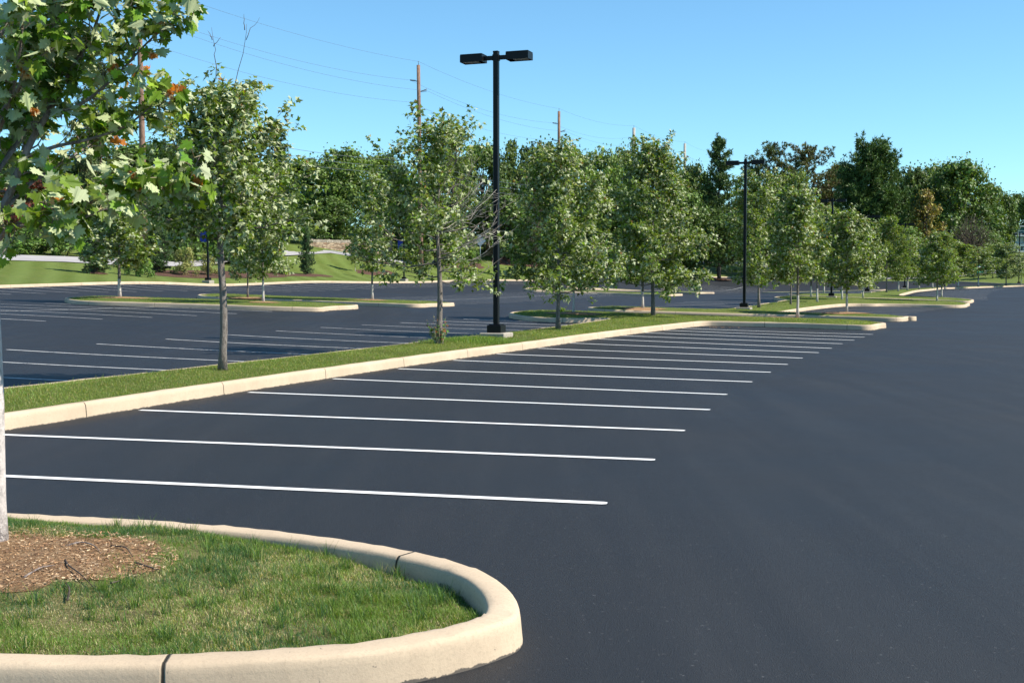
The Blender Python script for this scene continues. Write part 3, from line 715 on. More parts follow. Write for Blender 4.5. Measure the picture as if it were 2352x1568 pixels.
# ------------------------------------------------------------------ foreground maple
o = empty('maple_tree', TF - [0, 0, .03], 'large-leaved foreground maple with red leaf stalks, its trunk cut by the left picture edge', 'tree')
T0 = o; base = np.array(TF) - [0, 0, .03]
wd, cr = MB(), MB(); rng = np.random.default_rng(101)
def fp(px, py, dY=0): return PY(px, py, TF[1] + dY) - base
trunk = [fp(-8, 1275), fp(-9, 1150), fp(-14, 900), fp(-22, 720), fp(-26, 600), fp(-24, 480), fp(-20, 300), fp(-28, 100), fp(-30, -150), fp(-20, -450), fp(-20, -700)]
tq = np.array(trunk); wd.tube(tq, [.068, .053, .050, .048, .048, .040, .034, .030, .025, .018, .008], 16, wob=[1 + rng.normal(0, .02, 16) for _ in tq])
lm = MB()
limbs = [
 ([(-24,520),(10,468),(71,331),(110,265),(150,180),(212,80),(250,-40)], -.10, .026),
 ([(105,270),(118,200),(130,100),(150,-20)], .10, .013),
 ([(-20,600),(8,535),(40,515),(120,517),(170,518),(215,492),(270,470)], -.35, .013),
 ([(-20,560),(60,500),(160,470),(260,455),(340,440),(420,425),(448,418)], -.15, .012),
 ([(60,360),(130,335),(200,320),(290,290),(350,240),(385,205)], .25, .012),
 ([(110,265),(190,240),(270,170),(340,100),(385,55),(400,25)], -.2, .010),
 ([(-24,420),(60,300),(100,180),(160,60),(190,-60)], .45, .014),
 ([(-24,300),(60,180),(120,60),(190,-60),(240,-200)], -.5, .014),
 ([(-22,350),(30,220),(50,90),(60,-40)], -.65, .012),
 ([(-24,200),(80,60),(180,-40),(290,-120),(360,-200)], .2, .014),
 ([(-24,100),(100,0),(230,-60),(330,-50),(380,-80)], -.25, .014),
 ([(-24,500),(-120,380),(-220,250),(-320,120)], .3, .018),
 ([(-24,380),(-140,300),(-280,250),(-400,200)], -.4, .016),
 ([(-24,560),(-90,520),(-200,480),(-300,470)], .1, .014),
 ([(-24,200),(-120,50),(-240,-60),(-330,-200)], .2, .018),
 ([(-24,560),(20,440),(60,330),(80,200),(100,60)], .95, .014),
 ([(-24,520),(60,430),(150,370),(210,330),(250,280)], .75, .012),
 ([(-24,-50),(60,-250),(150,-400),(220,-500)], .0, .014),
 ([(-24,-100),(-150,-300),(-200,-450)], .1, .014),
 ([(-24,250),(90,170),(190,120),(280,60),(340,10)], .55, .012),
 ([(-24,430),(30,330),(20,200),(10,60)], .35, .012),
]
TP, TD = [], []
for pts_, dY, r in limbs:
    m = len(pts_); q = np.array([fp(a, b, dY * (i / (m - 1))**.8) for i, (a, b) in enumerate(pts_)])
    q[1:-1] += rng.normal(0, .006, (m - 2, 3))
    t_ = np.linspace(0, 1, m); tt = np.linspace(0, 1, m * 4); qs = np.c_[[np.interp(tt, t_, q[:, c]) for c in range(3)]].T
    for _ in range(2): qs[1:-1] = (qs[:-2] + 2 * qs[1:-1] + qs[2:]) / 4
    lm.tube(qs, r * (1 - tt * .82), 7)
    L = np.linalg.norm(q[-1] - q[0]); nt = int(6 + L * 13)
    for j in range(nt):
        u = .18 + .82 * (j + rng.random() * .6) / nt; u = min(1, u)
        b0 = np.array([np.interp(u, tt, qs[:, c]) for c in range(3)]); fw = unit(q[-1] - q[0])
        dr = unit(fw * .6 + rng.normal(0, .5, 3) + [0, 0, .2]); tl = rng.uniform(.10, .30) * (1.15 - u * .6)
        e2 = b0 + dr * tl; q2 = limb_curve(b0, e2, .08, 5, rng, .05)
        lm.tube(q2, np.linspace(max(.0028, r * .25), .0018, 5), 4, cap=False)
        for v_ in np.arange(1, 0, -.085 / tl): TP.append(b0 + (e2 - b0) * v_); TD.append(dr)
TP, TD = np.array(TP), np.array(TD)
hz = TP[:, 2] + base[2]; low = (hz < 2.45) & (hz > 1.98) & (TP[:, 0] < .62); kp = (rng.random(len(TP)) < np.where(low, .42, .84)); TP, TD = TP[kp], TD[kp]
per = 5; N = len(TP) * per; c = np.repeat(TP, per, 0); dd = np.repeat(TD, per, 0)
off = unit(rng.normal(0, 1, (N, 3)) * [1, 1, .75] + dd * .6 + [-.1, 0, .1]); sl = rng.uniform(.03, .085, (N, 1))
pos = c + off * sl
ax = unit(off * .7 + [0, 0, -.75] + rng.normal(0, .4, (N, 3)) + [-.15, .1, 0])
nr = rng.normal(0, .45, (N, 3)) + [.35, -.35, .9]; fl = rng.random(N) < .42; nr[fl] = nr[fl] * [-1, -1, -1] + [0, 0, .2]
size = rng.uniform(.038, .088, N)
tn = leaf_tints(rng, N, (.115, .195, .018), .42, 0)
cr.leaves(*LEAF_B, pos, ax, nr, size, tn)
# red stalks
sel = rng.random(N) < .55; a_, b_ = c[sel], pos[sel] + ax[sel] * (size[sel] * .12)[:, None]
nS = len(a_); dS = b_ - a_; LN = np.linalg.norm(dS, axis=1)
STALK = ([(-.018,0,0),(.018,0,0),(.018,1,0),(-.018,1,0),(0,0,.028),(0,1,.028)], [(0,1,2,3),(1,4,5,2),(4,0,3,5)])
cr.leaves(*STALK, a_, unit(dS), rng.normal(0, 1, (nS, 3)), LN, np.tile([[.42, .045, .02]], (nS, 1)))
# young orange tufts at some shoot tips
tips = [(262,150+140,-.1),(385,62,-.2),(362,70,-.2),(335,160,.2),(415,208,.2),(238,427,-.15),(322,432,-.15),(60,168,-.3),(20,150,-.2),(395,225,.2),(455,420,-.15),(300,290,.1)]
for a1, b1, dY in [(290,215,.3),(268,330,.1),(350,125,-.2),(310,405,-.15),(400,205,.25),(130,455,-.4),(80,260,-.3)] + [(t[0], t[1] if t[1] != 290 else 160, t[2]) for t in tips] :
    c0 = fp(a1, b1, dY); n8 = 9
    cr.leaves(*LEAF_B, c0 + rng.normal(0, .012, (n8, 3)), unit(rng.normal(0, .8, (n8, 3)) + [0, 0, .5]), rng.normal(0, 1, (n8, 3)), rng.uniform(.02, .045, n8), np.array([.50, .17, .028]) * (1 + rng.normal(0, .25, (n8, 1))).clip(.5, 1.5))
# sunny yellow-green sprays at the ends of the reaching shoots
for a1, b1, dY, k8 in [(360,195,.2,12),(330,215,.2,14),(395,425,-.15,14),(350,410,-.15,14),(270,420,-.15,12),(430,415,-.15,8),(240,400,-.15,8),(120,420,-.5,8),(60,490,-.3,9),(180,520,-.35,7),(380,60,-.2,7),(350,30,-.2,8),(30,130,-.3,8),(145,430,-.5,8)]:
    c0 = fp(a1, b1, dY)
    pp = c0 + rng.normal(0, 1, (k8, 3)) * [.05, .05, .035]
    nn = rng.normal(0, .5, (k8, 3)) + [.2, -.5, .6]; f2 = rng.random(k8) < .5; nn[f2] *= -1
    cr.leaves(*LEAF_B, pp, unit(rng.normal(0, .8, (k8, 3)) + [.1, 0, -.4]), nn, rng.uniform(.05, .095, k8), np.array([.17, .26, .035]) * (1 + rng.normal(0, .25, (k8, 1))).clip(.5, 1.5))
wd.build('trunk', M['fbark'], T0); lm.build('branches', M['lbark'], T0); cr.build('crown', M['leaf'], T0)

# ------------------------------------------------------------------ younger maples on the islands: three prototypes, then copies
P1, h1, r1 = lot_tree(1832, 722, 46.0, 432, 'young maple with a white trunk on a mulch ring in the cross island', 61, 72, 636, 'ybark', tufts=1000, leaf=.14, r0=.055, per=8, np_=30, prof=egg)
P2, h2, r2 = lot_tree(1945, 712, 52, 482, 'young maple on mulch near the right tip of the second cross island', 62, 74, 655, 'ybark', tufts=1000, leaf=.14, r0=.055, per=8, np_=30, prof=domep)
P3, h3, r3 = lot_tree(855, 686, 61, 400, 'slim maple with a whitened trunk foot on the farther left island, before the stone wall', 63, 66, 618, 'ybark', tufts=850, leaf=.15, r0=.06, per=8, np_=28, prof=spire, ground=.2)
P4, h4, r4 = lot_tree(1743, 708, 62.5, 398, 'wide dark-trunked maple between the second lamp post and the tall one', 64, 90, 655, 'bark', tufts=1300, leaf=.165, r0=.07, per=8, np_=34, prof=roundp)
PR = [(P1, h1, r1), (P2, h2, r2), (P3, h3, r3), (P4, h4, r4)]
rt = random.Random(3)
IM = [
 (1317,716,46.6,455,70,640,'small maple half hidden behind the broad round one',1),
 (1476,704,53,470,72,640,'young maple with a pale straight trunk left of the tallest dense maple',0),
 (1816,707,69,397,60,652,'tall leaning maple left of the white-trunked one',3),
 (1877,701,74,505,50,660,'maple right of the third lamp row in the second median',0),
 (1934,695.5,79,500,55,662,'maple between two lamp posts in the second median',1),
 (1982,695,84,520,46,662,'short bushy maple beside the slender far lamp post',1),
 (1863,685,82,478,55,655,'thin maple on the left half of the second median cross island',2),
 (1892,676,91,470,50,650,'thin maple on the left end of the third median',2),
 (2036,681,98,500,56,655,'grey-green pointed maple at the start of the curving median',3),
 (2063,675,104,540,46,652,'second maple along the curving median',1),
 (2084,670.5,110,545,44,650,'third maple along the curving median, beside a lamp post',0),
 (2111,667,118,553,42,650,'fourth maple along the curving median',2),
 (2142,663,128,558,40,648,'fifth maple along the curving median, half hidden by bright leaves',1),
 (2152,694,80,532,54,655,'silvery rounded maple on the right tip of the median end',1),
 (2163,684,88,560,44,650,'maple just behind the silvery rounded one',0),
 (2200,661.5,140,558,48,645,'maple in front of the brown bare tree',0),
 (2247,658.4,150,567,44,643,'maple in front of the green container',1),
 (2311,655.5,160,560,46,645,'spreading maple left of the last lamp post',3),
 (2280,643.5,186,560,38,632,'dark small maple on the lawn before the building',3),
 (2345,655,172,585,22,645,'narrow maple at the right picture edge',2),
 (275,678,54.5,420,88,610,'round maple on the left part of the nearer end island',0),
 (605,690,51.5,420,72,630,'bright maple with a white trunk on the right tip of the nearer end island',1),
 (569,673,62,430,62,628,'maple on the farther end island, just left of the bright white-trunked one',3),
 (1473,669,113,560,30,630,'small far maple seen under the tallest dense maple',2),
 (1545,661.7,128,545,32,630,'thin far maple on the most distant end island',2),
]
for i, (px, py, Y, tp, hf, cb, lab, pi) in enumerate(IM):
    lot_tree(px, py, Y, tp, lab, half=hf, crown_px=cb, proto=(*PR[pi], rt.uniform(0, 6.28)), ground=.2 if Y < 170 else .14)

# ------------------------------------------------------------------ background trees
def puff_tree(seed, H=14, R=6, h0=2.5, puffs=70, per=105, card=.42, base=(.030,.062,.014), trunkr=.3, prof=None, var=.28, warmp=0):
    rng = np.random.default_rng(seed); wood, crown = MB(), MB()
    prof = prof or (lambda t: math.sin(math.pi * min(1, .18 + t * .80))**.6)
    tr = np.c_[rng.normal(0, .06, 7).cumsum(), rng.normal(0, .06, 7).cumsum(), np.linspace(0, H * .82, 7)]; wood.tube(tr, trunkr * np.linspace(1, .2, 7), 8)
    C = []
    for i in range(puffs):
        t = rng.random()**.85; rr = R * prof(t) * (rng.uniform(.55, 1.05) if rng.random() < .8 else rng.uniform(0, .5)); a = rng.uniform(0, 6.28)
        c = np.array([math.cos(a) * rr, math.sin(a) * rr, h0 + (H - h0) * (t * .93)])
        C.append(c)
        if i % 3 == 0:
            s0 = np.array([0, 0, h0 * .7 + (c[2] - h0) * .55]); wood.tube(limb_curve(s0, c, .04, 5, rng, .04), np.linspace(trunkr * .35, .03, 5), 5)
    C = np.array(C); pr = R * rng.uniform(.16, .30, puffs)
    N = puffs * per; c = np.repeat(C, per, 0); r = np.repeat(pr, per)
    d = unit(rng.normal(0, 1, (N, 3)) + [0, 0, .35]); shell = rng.uniform(.55, 1.08, (N, 1))
    pos = c + d * r[:, None] * shell * [1, 1, .8]
    nr = unit(d + rng.normal(0, .42, (N, 3)) + [0, 0, .2]); ax = unit(np.cross(nr, rng.normal(0, 1, (N, 3))))
    sz = card * rng.uniform(.5, 1.2, N)
    pt = np.repeat((1 + rng.normal(0, .16, (puffs, 1))).clip(.6, 1.5), per, 0)
    tn = (np.array(base) * [3.2, 2.5, 2.0] * pt * (1 + rng.normal(0, var, (N, 1)).clip(-.6, .9)) * (1 + rng.normal(0, .06, (N, 3)))).clip(.003, .9)
    if warmp: m = rng.random(N) < warmp; tn[m] = np.array([.16, .10, .03])
    h = N // 2
    crown.leaves(*CARD, pos[:h], ax[:h], nr[:h], sz[:h], tn[:h]); crown.leaves(*CARD2, pos[h:], ax[h:], nr[h:], sz[h:], tn[h:])
    # loose sprigs breaking the outline
    k = N // 7; j = rng.integers(0, N, k); p2 = c[j] + d[j] * r[j][:, None] * rng.uniform(1.05, 1.35, (k, 1))
    crown.leaves(*CARD2, p2, unit(d[j] + rng.normal(0, .5, (k, 3))), nr[j], sz[j] * .7, tn[j] * 1.15)
    return wood, crown
def pine_tree(seed, H=20, R=5, h0=3, whorls=24, base=(.030,.056,.022), airy=.5, brown=0.0, up=.15, trunkr=.3, flat=.25, nb=7, needle=.55, top=1.0, ex=1.6):
    rng = np.random.default_rng(seed); wood, crown = MB(), MB()
    wood.tube(np.c_[rng.normal(0, .04, 8).cumsum(), rng.normal(0, .04, 8).cumsum(), np.linspace(0, H * .98, 8)], trunkr * np.linspace(1, .1, 8), 8)
    T, D = [], []
    for i in range(whorls):
        t = (i + .5) / whorls; z = h0 + (H - h0) * t * .97; Rr = R * (1 - t**ex * (1 - .18 * (2 - top))) * min(1, .65 + t * 1.5)
        for j in range(nb):
            if rng.random() < airy * .35: continue
            a = rng.uniform(0, 6.28); L = Rr * rng.uniform(.55, 1.15); zz = z + rng.normal(0, .25)
            e = np.array([math.cos(a) * L, math.sin(a) * L, zz + L * (up + .5 * t * t)]); s0 = np.array([0, 0, zz])
            wood.tube(limb_curve(s0, e, .05, 4, rng, .03), np.linspace(.07, .015, 4), 4)
            for u in np.arange(.3, 1.01, .085 * 5 / max(L, 1.5)):
                w_ = L * .22 * (1.2 - u)
                for q in range(3):
                    c = s0 + (e - s0) * u + np.array([-math.sin(a), math.cos(a), 0]) * rng.normal(0, w_) + [0, 0, rng.normal(0, flat)]
                    T.append(c); D.append(unit(np.array([math.cos(a), math.sin(a), .5])))
    T.append(np.array([0, 0, H])); D.append(np.array([0, 0, 1.]))
    T, D = np.array(T), np.array(D); per = 11; N = len(T) * per
    c = np.repeat(T, per, 0); d = unit(np.repeat(D, per, 0) * .55 + rng.normal(0, .75, (N, 3)) + [0, 0, .25])
    NE = ([(-.10, 0, 0), (.10, 0, 0), (.13, .6, 0), (0, 1, 0)], [(0, 1, 2, 3)])
    pt = np.repeat((1 + rng.normal(0, .2, (len(T), 1))).clip(.5, 1.6), per, 0)
    tn = np.array(base) * [3.3, 2.7, 2.2] * pt * (1 + rng.normal(0, .2, (N, 1)).clip(-.5, .6))
    if brown: m = np.repeat(rng.random(len(T)) < brown, per); tn[m] = np.array([.13, .085, .035]) * (1 + rng.normal(0, .2, (m.sum(), 1)))
    crown.leaves(*NE, c, d, rng.normal(0, 1, (N, 3)), needle * rng.uniform(.6, 1.1, N), tn.clip(.003, .9))
    return wood, crown
def bare_tree(seed, H, R, n=230, leaf=900):
    rng = np.random.default_rng(seed); wood, crown = MB(), MB()
    wood.tube([(0,0,0),(0,0,H*.3)], [.3,.22], 8)
    for i in range(n):
        a = rng.uniform(0, 6.28); th = math.acos(rng.uniform(.05, 1)); rr = rng.uniform(.6, 1.05)
        e = np.array([math.cos(a) * math.sin(th) * R, math.sin(a) * math.sin(th) * R, H * .28 + math.cos(th) * H * .72]) * [rr, rr, 1] 
        s0 = np.array([0, 0, H * rng.uniform(.12, .35)]); q = limb_curve(s0, e, .08, 6, rng, .05)
        wood.tube(q, np.linspace(.07, .02, 6), 3, cap=False)
        for j in range(4):
            b0 = q[rng.integers(2, 6)]; wood.tube(limb_curve(b0, b0 + unit(rng.normal(0, 1, 3) + [0, 0, .6]) * rng.uniform(.5, 1.3), .03, 3, rng, .05), [.03, .02, .015], 3, cap=False)
    c = unit(rng.normal(0, 1, (leaf, 3))) * [R, R, H * .7]; c[:, 2] = abs(c[:, 2]) + H * .28; c *= rng.uniform(.6, 1.0, (leaf, 1))
    crown.leaves(*CARD2, c, rng.normal(0, 1, (leaf, 3)), rng.normal(0, 1, (leaf, 3)), rng.uniform(.15, .3, leaf), np.array([.10, .085, .04]) * (1 + rng.normal(0, .25, (leaf, 1))))
    return wood, crown
protos = {}
def proto(key, wd, cr, H, R, bark='dbark', lf='bleaf'):
    protos[key] = (wd.mesh('trunk', M[bark]), cr.mesh('crown', M[lf]), H, R)
proto('oak', *puff_tree(1, puffs=85, per=115), 14, 6.3)
proto('oak2', *puff_tree(2, puffs=70, per=125, base=(.036,.070,.016), R=6.5), 14, 7)
proto('oak3', *puff_tree(3, puffs=90, per=105, base=(.026,.052,.013), R=5.4), 14, 6)
proto('airy', *puff_tree(4, puffs=34, per=60, base=(.045,.075,.022), R=5, card=.4), 14, 5.3)
proto('dense', *puff_tree(5, puffs=100, per=70, base=(.030,.062,.015), R=6, card=.42, prof=lambda t: (1 - t)**.45 * min(1, .7 + t)), 14, 6)
proto('maroon', *puff_tree(6, puffs=60, per=70, base=(.045,.016,.012), R=5), 14, 5.5)
proto('yellowish', *puff_tree(7, puffs=60, per=70, base=(.075,.080,.018), R=4.2, card=.4, prof=lambda t: (1 - t)**.55, warmp=.3), 14, 4.2)
proto('bush', *puff_tree(8, H=3, R=2, h0=.2, puffs=34, per=70, card=.2, trunkr=.05, base=(.032,.07,.016), prof=lambda t: (1 - t * .7)), 3, 2.1)
proto('rhodo', *puff_tree(9, H=3, R=2, h0=.2, puffs=36, per=70, card=.16, trunkr=.05, base=(.072,.092,.035), prof=lambda t: (1 - t * .6)), 3, 2.1)
proto('pine', *pine_tree(10, 20, 4.6, 2, 26), 20, 5, lf='needle')
proto('pine_airy', *pine_tree(11, 20, 5.0, 6, 18, airy=1.3, base=(.042,.062,.032), brown=.12, up=.35, ex=5), 20, 5.4, lf='needle')
proto('pine_brown', *pine_tree(12, 20, 6.6, 4, 20, airy=.9, base=(.05,.060,.026), brown=.45, up=.30, top=1.2, ex=5.0), 20, 7, lf='needle')
proto('pine_dense', *pine_tree(13, 20, 8, 1.0, 30, airy=.1, base=(.026,.052,.016), up=.22, nb=9, needle=.7, flat=.5, top=.0), 20, 8.6, lf='needle')
proto('spruce', *pine_tree(14, 5, 1.5, .25, 20, airy=.1, base=(.030,.062,.030), up=.05, nb=8, needle=.22, flat=.06, trunkr=.07), 5, 1.6, lf='needle')
proto('bare', *bare_tree(15, 9, 5.5), 9, 5.6)
proto('airy2', *puff_tree(16, puffs=46, per=70, base=(.026,.050,.013), R=5.6, card=.45), 14, 6)
def bg(kind, px, Y, top_px, half, label, name='tree', cat='tree', group=None, base_dz=0, turn=None):
    x = ray(px, 648)[0] * Y; z0 = float(G(x, Y)) + base_dz
    t_, c_, H0, R0 = protos[kind]
    H = PY(px, top_px, Y)[2] - z0; R = half / F * Y
    o = empty(name, (x, Y, z0 - .1), label, cat, group); o.rotation_euler = (0, 0, rt.uniform(0, 6.28) if turn is None else turn)
    o.scale = (R / R0, R / R0, (H + .1) / H0)
    for nm, me in (('trunk', t_), ('crown', c_)):
        q = bpy.data.objects.new(nm, me); col.objects.link(q); q.parent = o
    return o
BG = 'trees beyond the far road'
for kind, px, Y, tp, hf, lab in [
 ('pine_airy',235,118,150,90,'tall grey-green pine seen through the foreground maple'),
 ('maroon',70,112,400,90,'dark maroon-leaved tree behind the road at far left'),
 ('oak3',-60,118,330,170,'dark tree at the far left edge behind the road'),
 ('oak3',170,122,350,150,'dark tree behind the maroon-leaved one'),
 ('oak',340,126,330,150,'dark green tree behind the yellow-flecked shrubs'),
 ('pine',640,150,285,60,'narrow spruce top showing right of the nearest whole maple'),
 ('oak3',480,130,330,150,'dark tree behind the nearest whole maple'),
 ('oak2',560,140,370,130,'pale-topped tree behind the trunk of the nearest whole maple'),
 ('oak',700,165,368,95,'round tree left of the pale wall opening'),
 ('oak2',790,160,343,110,'sunlit billowing tree above the stone wall'),
 ('dense',760,150,452,75,'black-green yew-like tree right behind the stone wall'),
 ('oak2',880,172,355,90,'billowing tree left of the first utility pole'),
 ('oak3',930,155,420,90,'dark tree behind the first utility pole'),
 ('airy',1040,165,288,70,'tall open-crowned tree with gaps of sky, left of the nearest lamp post'),
 ('oak',1010,175,345,80,'tree under the open-crowned one'),
 ('oak',1110,180,333,75,'round tree directly left of the nearest lamp post'),
 ('airy2',1172,182,323,60,'bumpy dark crown just right of the nearest lamp post'),
 ('oak3',1238,188,316,85,'dark domed crown left of the second utility pole'),
 ('oak',1310,190,345,75,'dark tree behind the second utility pole'),
 ('oak2',1380,205,350,80,'lighter green crown between second and third utility poles'),
 ('oak3',1150,165,430,90,'shaded tree low behind the nearest lamp post'),
 ('oak',1260,170,440,100,'shaded lower tree behind the broad round maple'),
 ('oak2',1440,215,340,70,'crown left of the third utility pole'),
 ('oak',1510,220,348,80,'crown behind the tallest dense maple'),
 ('oak3',1590,225,368,70,'dark crown beside the fourth utility pole'),
 ('oak3',1420,195,430,100,'low dark tree behind the median end maple'),
 ('oak',1560,205,440,90,'low tree right of the tallest dense maple'),
 ('pine',1652,212,318,76,'tall dark white pine left of the second lamp post'),
 ('oak3',1650,205,470,85,'spreading dark tree standing on the lawn with its shadow before it'),
 ('pine_airy',1766,240,336,72,'thin open pine right of the second lamp post'),
 ('pine_brown',1852,235,340,95,'feathery pine with brown needles'),
 ('oak2',1800,250,400,70,'green crown behind the brown-needled pine'),
 ('oak',1930,255,378,60,'rounded crown between brown-needled pine and great dense pine'),
 ('pine_dense',2000,222,342,118,'great dense dark pine, tallest at right'),
 ('oak3',2085,240,375,70,'crown right of the great dense pine'),
 ('oak',2200,232,372,95,'broad billowing tree towering over the bare brown one'),
 ('oak3',2275,238,415,60,'right shoulder tree beside the gap of sky'),
 ('oak2',2150,245,380,80,'crown behind the yellowing conifer'),
 ('yellowish',2125,215,432,48,'yellowing olive tree with thin bare tip'),
 ('oak3',2335,300,440,50,'dark tree behind the building at the right edge'),
 ('oak3',2400,290,425,70,'tree outside the right edge behind the building'),
 ('oak3',1720,228,440,80,'dark low tree left of the brown-needled pine'),
 ('oak',1840,220,500,90,'low tree behind the row of maples'),
 ('oak3',1960,215,520,90,'low dark tree under the great dense pine'),
 ('oak',2060,212,520,80,'low tree behind the curving median'),
 ('oak3',640,145,460,90,'shaded low tree beside the stone wall'),
 ('oak3',1000,150,470,80,'shaded low tree behind the dead-twigged maple'),
 ('oak',2230,222,520,70,'low tree behind the green container'),
]: bg(kind, px, Y, tp, hf, lab, group=BG, name='pine_tree' if 'pine' in kind else 'tree')
bg('bare', 2230, 200, 498, 66, 'brown bare rounded tree with twiggy crown at the right', 'bare_tree')
bg('bare', 1226, 150, 425, 28, 'pale dead tree standing among the green ones left of the second utility pole', 'dead_tree')
SB = 'shrubs planted along the lawn'
for kind, px, Y, tp, hf, lab, nm in [
 ('spruce',222,87,500,50,'blue-green weeping conifer alone on the left lawn','conifer_shrub'),
 ('spruce',704,118,527,25,'small upright conifer left of the stone wall','conifer_tree'),
 ('spruce',362,98,505,48,'dark conifer in the mulch bed','conifer_shrub'),
 ('bush',318,90,556,34,'dark shrub left of the yellow-flecked ones','shrub'),
 ('rhodo',425,98,572,36,'larger of the two yellow-flecked shrubs','shrub'),
 ('rhodo',478,100,585,28,'smaller yellow-flecked shrub beside the lawn lamp post','shrub'),
 ('bush',555,105,598,13,'small clipped round shrub, left of a pair','shrub'),
 ('bush',592,106,601,12,'small clipped round shrub, right of a pair','shrub'),
 ('bush',640,112,575,26,'shrub between the clipped pair and the upright conifer','shrub'),
 ('bush',1052,155,548,24,'round pine shrub on mulch, left of two','shrub'),
 ('bush',1082,156,545,24,'round pine shrub on mulch, right of two','shrub'),
 ('bush',1170,168,566,30,'low green shrub behind the nearest lamp post','shrub'),
 ('bush',1125,172,566,30,'low green hedge plant by the stone pillar','shrub'),
 ('bush',1250,172,556,36,'low shrub behind the broad round maple','shrub'),
 ('bush',60,104,520,70,'dark hedge plant behind the road at the left edge','shrub'),
 ('bush',150,106,510,70,'dark hedge plant behind the road','shrub'),
 ('bush',-40,103,520,60,'dark hedge plant leaving the picture at the left','shrub'),
 ('bush',240,110,520,60,'dark hedge plant behind the weeping conifer','shrub'),
 ('bush',330,112,500,60,'tall dark hedge plant behind the mulch bed conifer','shrub'),
 ('bush',430,114,510,60,'tall dark hedge plant behind the larger yellow-flecked shrub','shrub'),
 ('bush',520,118,520,60,'tall dark hedge plant behind the lawn lamp post','shrub'),
 ('bush',600,120,530,50,'dark hedge plant behind the clipped pair','shrub'),
 ('maroon',2102,208,548,12,'small red-leaved shrub far behind the curving median','shrub'),
 ('bush',1350,192,575,46,'low dark shrub on the lawn left of the end maple','shrub'),
 ('bush',1560,214,570,40,'low dark shrub behind the far thin maple','shrub'),
 ('bush',930,150,560,50,'low dark shrub behind the lawn lamp post with a blue banner','shrub'),
 ('bush',850,152,555,40,'low dark shrub right of the stone wall','shrub'),
]: bg(kind, px, Y, tp, hf, lab, nm, 'shrub', SB, .13)
# thin saplings on the lawn
for px, py, Y, tp, hf, lab in [(816,627,130,545,17,'thin sapling on a mulch patch of the lawn'),(985,628,132,560,12,'tiny sapling behind the dead-twigged maple')]:
    lot_tree(px, py, Y, tp, lab, half=hf, crown_px=600, proto=(*PR[2], 1.), ground=.14, group='lawn saplings')
# ------------------------------------------------------------------ lamp posts
def lamp(px, Y, l=None, label='', ztop=None, foot=.3, banner=False, H=7.0, base_dz=.17, rz=-AX):
    x = ray(px, 648)[0] * Y; z0 = float(G(x, Y)) + base_dz
    if ztop is not None: H = PY(px, ztop, Y)[2] - z0 - foot * .55
    o = empty('lamp_post', (x, Y, z0), label, 'lamp post', 'double-headed black lamp posts', rz)
    f = MB(); f.box((0, 0, foot * .5 - .17), (.66, .66, foot + .1), bev=.02); f.build('footing', M['footing'], o)
    zt = foot - .12; top = zt + H
    b = MB(); b.box((0, 0, zt + .09), (.37, .37, .19), bev=.012); b.box((0, 0, zt + .195), (.30, .30, .03), bev=.01); b.build('base_cover', M['black'], o)
    b = MB(); b.box((0, 0, zt + .2 + (H - .2) / 2), (.13, .13, H - .2), bev=.012); b.box((0, 0, top + .006), (.138, .138, .03), bev=.008); b.build('post', M['black'], o)
    for s in (-1, 1):
        a = MB(); a.box((s * .19, 0, top - .14), (.26, .09, .10), bev=.008); a.box((s * .072, 0, top - .14), (.02, .12, .15), bev=.004); a.build('arm', M['black'], o)
        h = MB(); zc = top - .135
        # open-bottomed shoe-box head
        h.box((s * .60, 0, zc + .085), (.58, .36, .03), bev=.008)
        for yy in (-1, 1): h.box((s * .60, yy * .170, zc - .012), (.58, .02, .165))
        for xx in (-1, 1): h.box((s * .60 + xx * .28, 0, zc - .012), (.02, .32, .165))
        hd = h.build('lamp_head', M['black'], o)
        g = MB(); g.box((s * .60 + s * .06, 0, zc - .075), (.40, .28, .012)); g.build('lens', M['lens'], hd)
    if banner:
        a = MB()
        zz = 4.15; a.tube([(-.06, 0, zz), (-.72, 0, zz)], .015, 6)
        a.build('banner_arm', M['black'], o)
        q = MB(); q.box((-.39, 0, 3.6), (.56, .012, 1.04)); q.build('banner', M['banner'], o)
    return o
lamp(1140, 30.2, label='nearest tall black double-headed lamp post on a concrete footing in the near median', ztop=120, foot=.27, base_dz=.20)
lamp(1710, 57.5, label='second tall black lamp post, dark against the big pines', ztop=368)
lamp(1910, 82.4, label='lamp post rising just right of the white-trunked maple', ztop=457)
lamp(1992, 96, label='lamp post half lost among maple crowns right of the third one', ztop=494)
lamp(2078, 125.6, label='slender far lamp post before the great dense pine', ztop=513)
lamp(2168, 148.5, label='lamp post with a short T top left of the brown bare tree', ztop=529)
lamp(2340, 168, label='last lamp post, standing before the building', ztop=536)
for px, Y, lab in [(478,92.5,'lawn lamp post with blue banner at the left behind the yellow-flecked shrubs'),(928,124,'lawn lamp post with blue banner behind the dead-twigged maple'),(1236,157.5,'lawn lamp post left of the broad round maple trunk'),(1521,197,'furthest lawn lamp post, right of the tallest dense maple trunk')]:
    lamp(px, Y, label=lab, H=6.3, banner=px < 1000)

